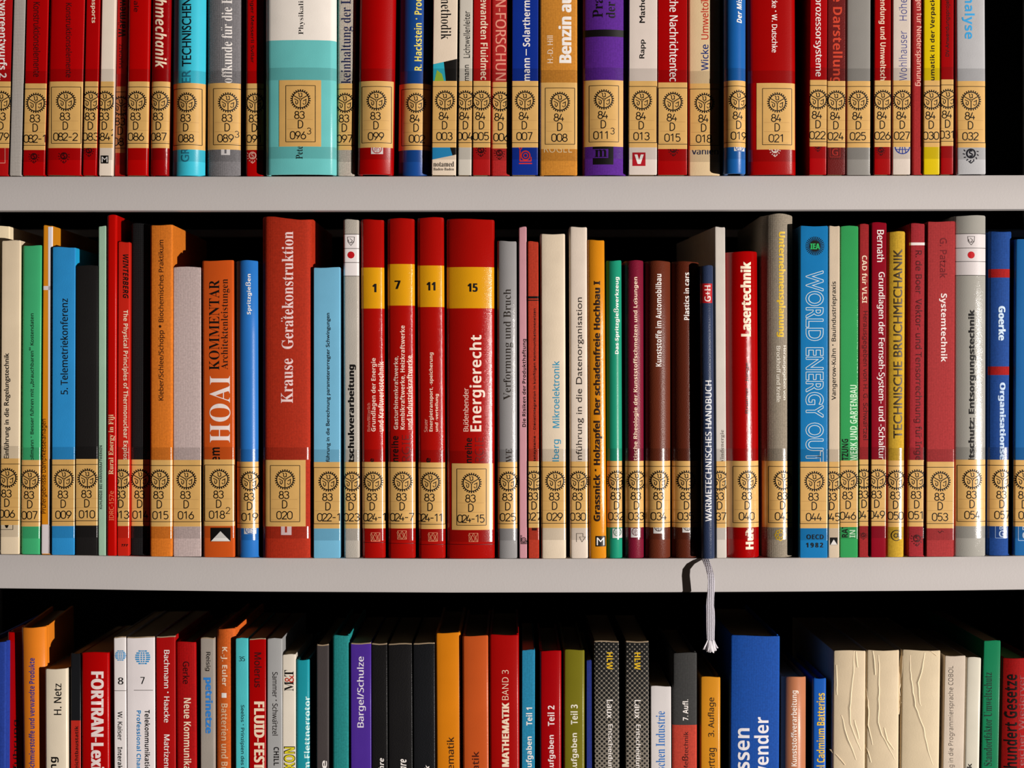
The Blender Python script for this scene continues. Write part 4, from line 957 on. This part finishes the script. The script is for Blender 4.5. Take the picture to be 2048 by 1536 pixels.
for bk in BOOKS:
    root, xs, ys, loc, f = build_book(*bk)
    k = bk[-1]
    if 'creases' in k:                     # raised torn wrinkles of the paper spine
        bm = bmesh.new()
        for pl in CREASES[k['creases']]:
            pts = []
            for (ax, ay), (bx, by) in zip(pl, pl[1:]):
                m = max(2, int(abs(by - ay) / 9))
                pts += [(ax + (bx - ax) * i / m + random.uniform(-.7, .7), ay + (by - ay) * i / m) for i in range(m)]
            pts.append(pl[-1])
            rows_ = []
            for i, p in enumerate(pts):
                a, b = loc(*p)
                tap = math.sin(PI * (i + .6) / (len(pts) + .2)) ** .5
                w1, w2, hh = .0004 + .0004 * tap, .0013 * tap + .0004, .0006 * tap * random.uniform(.7, 1.1)
                rows_.append([bm.verts.new((a + q, prof_y(xs, ys, a + q) - e, b)) for q, e in ((-w2, -.0001), (-w1 * .4, hh * .55), (0, hh), (w1 * .5, hh * .7), (w1, -.0001))])
            for r0, r1 in zip(rows_, rows_[1:]):
                for i in range(4):
                    bm.faces.new((r0[i], r1[i], r1[i + 1], r0[i + 1]))
        bmesh.ops.recalc_face_normals(bm, faces=bm.faces)
        from_bm('torn_crease', bm, root, [M(bk[4], 'matte')], 35)
    if k.get('ribbon'):
        hw = xs[-1]
        path = [(1411, 1106, 4.0), (1411.3, 1113.5, 3.5), (1412, 1117, -1.5), (1413.5, 1124, -6), (1416.5, 1135, -11), (1419.5, 1148, -14.5), (1421.2, 1162, -15.5), (1420.5, 1180, -14.8), (1419.2, 1196, -14), (1418.6, 1212, -13.4), (1419.6, 1226, -13.2), (1419.8, 1245, -13), (1419.4, 1262, -13), (1419.4, 1282, -13)]
        hw_ = [7.2, 7.2, 7.2, 7, 6.8, 6.6, 6.9, 7.2, 7.5, 7.8, 8.6, 8.8, 8.2, 7.6]
        bm = bmesh.new(); rings = []
        RX, RY, RZ = root.location
        cut_ = 6
        fine = []
        for (p, q, h0, h1) in zip(path, path[1:], hw_, hw_[1:]):
            for i in range(4):
                t = i / 4
                fine.append((p[0] + (q[0] - p[0]) * t, p[1] + (q[1] - p[1]) * t, p[2] + (q[2] - p[2]) * t, h0 + (h1 - h0) * t))
        fine.append((*path[-1], hw_[-1]))
        for (x, y, d, w) in fine:
            fy = d / 1000
            sc = (D + fy) / D
            def pt(u, dd):
                return bm.verts.new((px(x + u * w) * sc - RX, fy + dd - RY, pz(y) * sc - RZ))
            ring_ = [pt(-1 + 2 * i / cut_, -.0004 + .00035 * abs(-1 + 2 * i / cut_) ** 3) for i in range(cut_ + 1)] + [pt(1 - 2 * i / cut_, .0004) for i in range(cut_ + 1)]
            rings.append(ring_)
        for a, b in zip(rings, rings[1:]):
            for i in range(len(a)):
                j = (i + 1) % len(a)
                bm.faces.new((a[i], a[j], b[j], b[i]))
        bm.faces.new(rings[0]); bm.faces.new(rings[-1][::-1])
        bmesh.ops.recalc_face_normals(bm, faces=bm.faces)
        rb = from_bm('bookmark_ribbon', bm, root, [M((214, 204, 210), 'ribbon')], 60)
        rb['label'] = 'white woven bookmark ribbon hanging over the shelf edge'
        bm = bmesh.new()
        sc = (D - .013) / D
        for i in range(26):                # frayed threads
            u = -1 + 2 * (i + .5) / 26
            x, y, yy = 1419.4 + u * 7.2, 1281 + random.uniform(-1, 1), -.013 + random.uniform(-.0006, .0006)
            spread = u * 8 + random.uniform(-2, 2)
            ln = 23 - 7 * abs(u) ** 2 + random.uniform(-2, 2)
            pr = None
            for j in range(6):
                t = j / 5
                cx_, cy_ = x + spread * t ** 1.3, y + ln * t
                rr = (.9 + .5 * math.sin(PI * t)) * S
                rg = [bm.verts.new((px(cx_) * sc - RX + rr * math.cos(q * PI / 3), yy - .0015 * t * math.cos(u * 2) - RY + rr * math.sin(q * PI / 3), pz(cy_) * sc - RZ)) for q in range(6)]
                if pr:
                    for q in range(6): bm.faces.new((pr[q], pr[(q + 1) % 6], rg[(q + 1) % 6], rg[q]))
                else: bm.faces.new(rg)
                pr = rg
            bm.faces.new(pr)
        bmesh.ops.recalc_face_normals(bm, faces=bm.faces)
        from_bm('frayed_tassel', bm, rb, [M((222, 212, 212), 'matte')], 60)
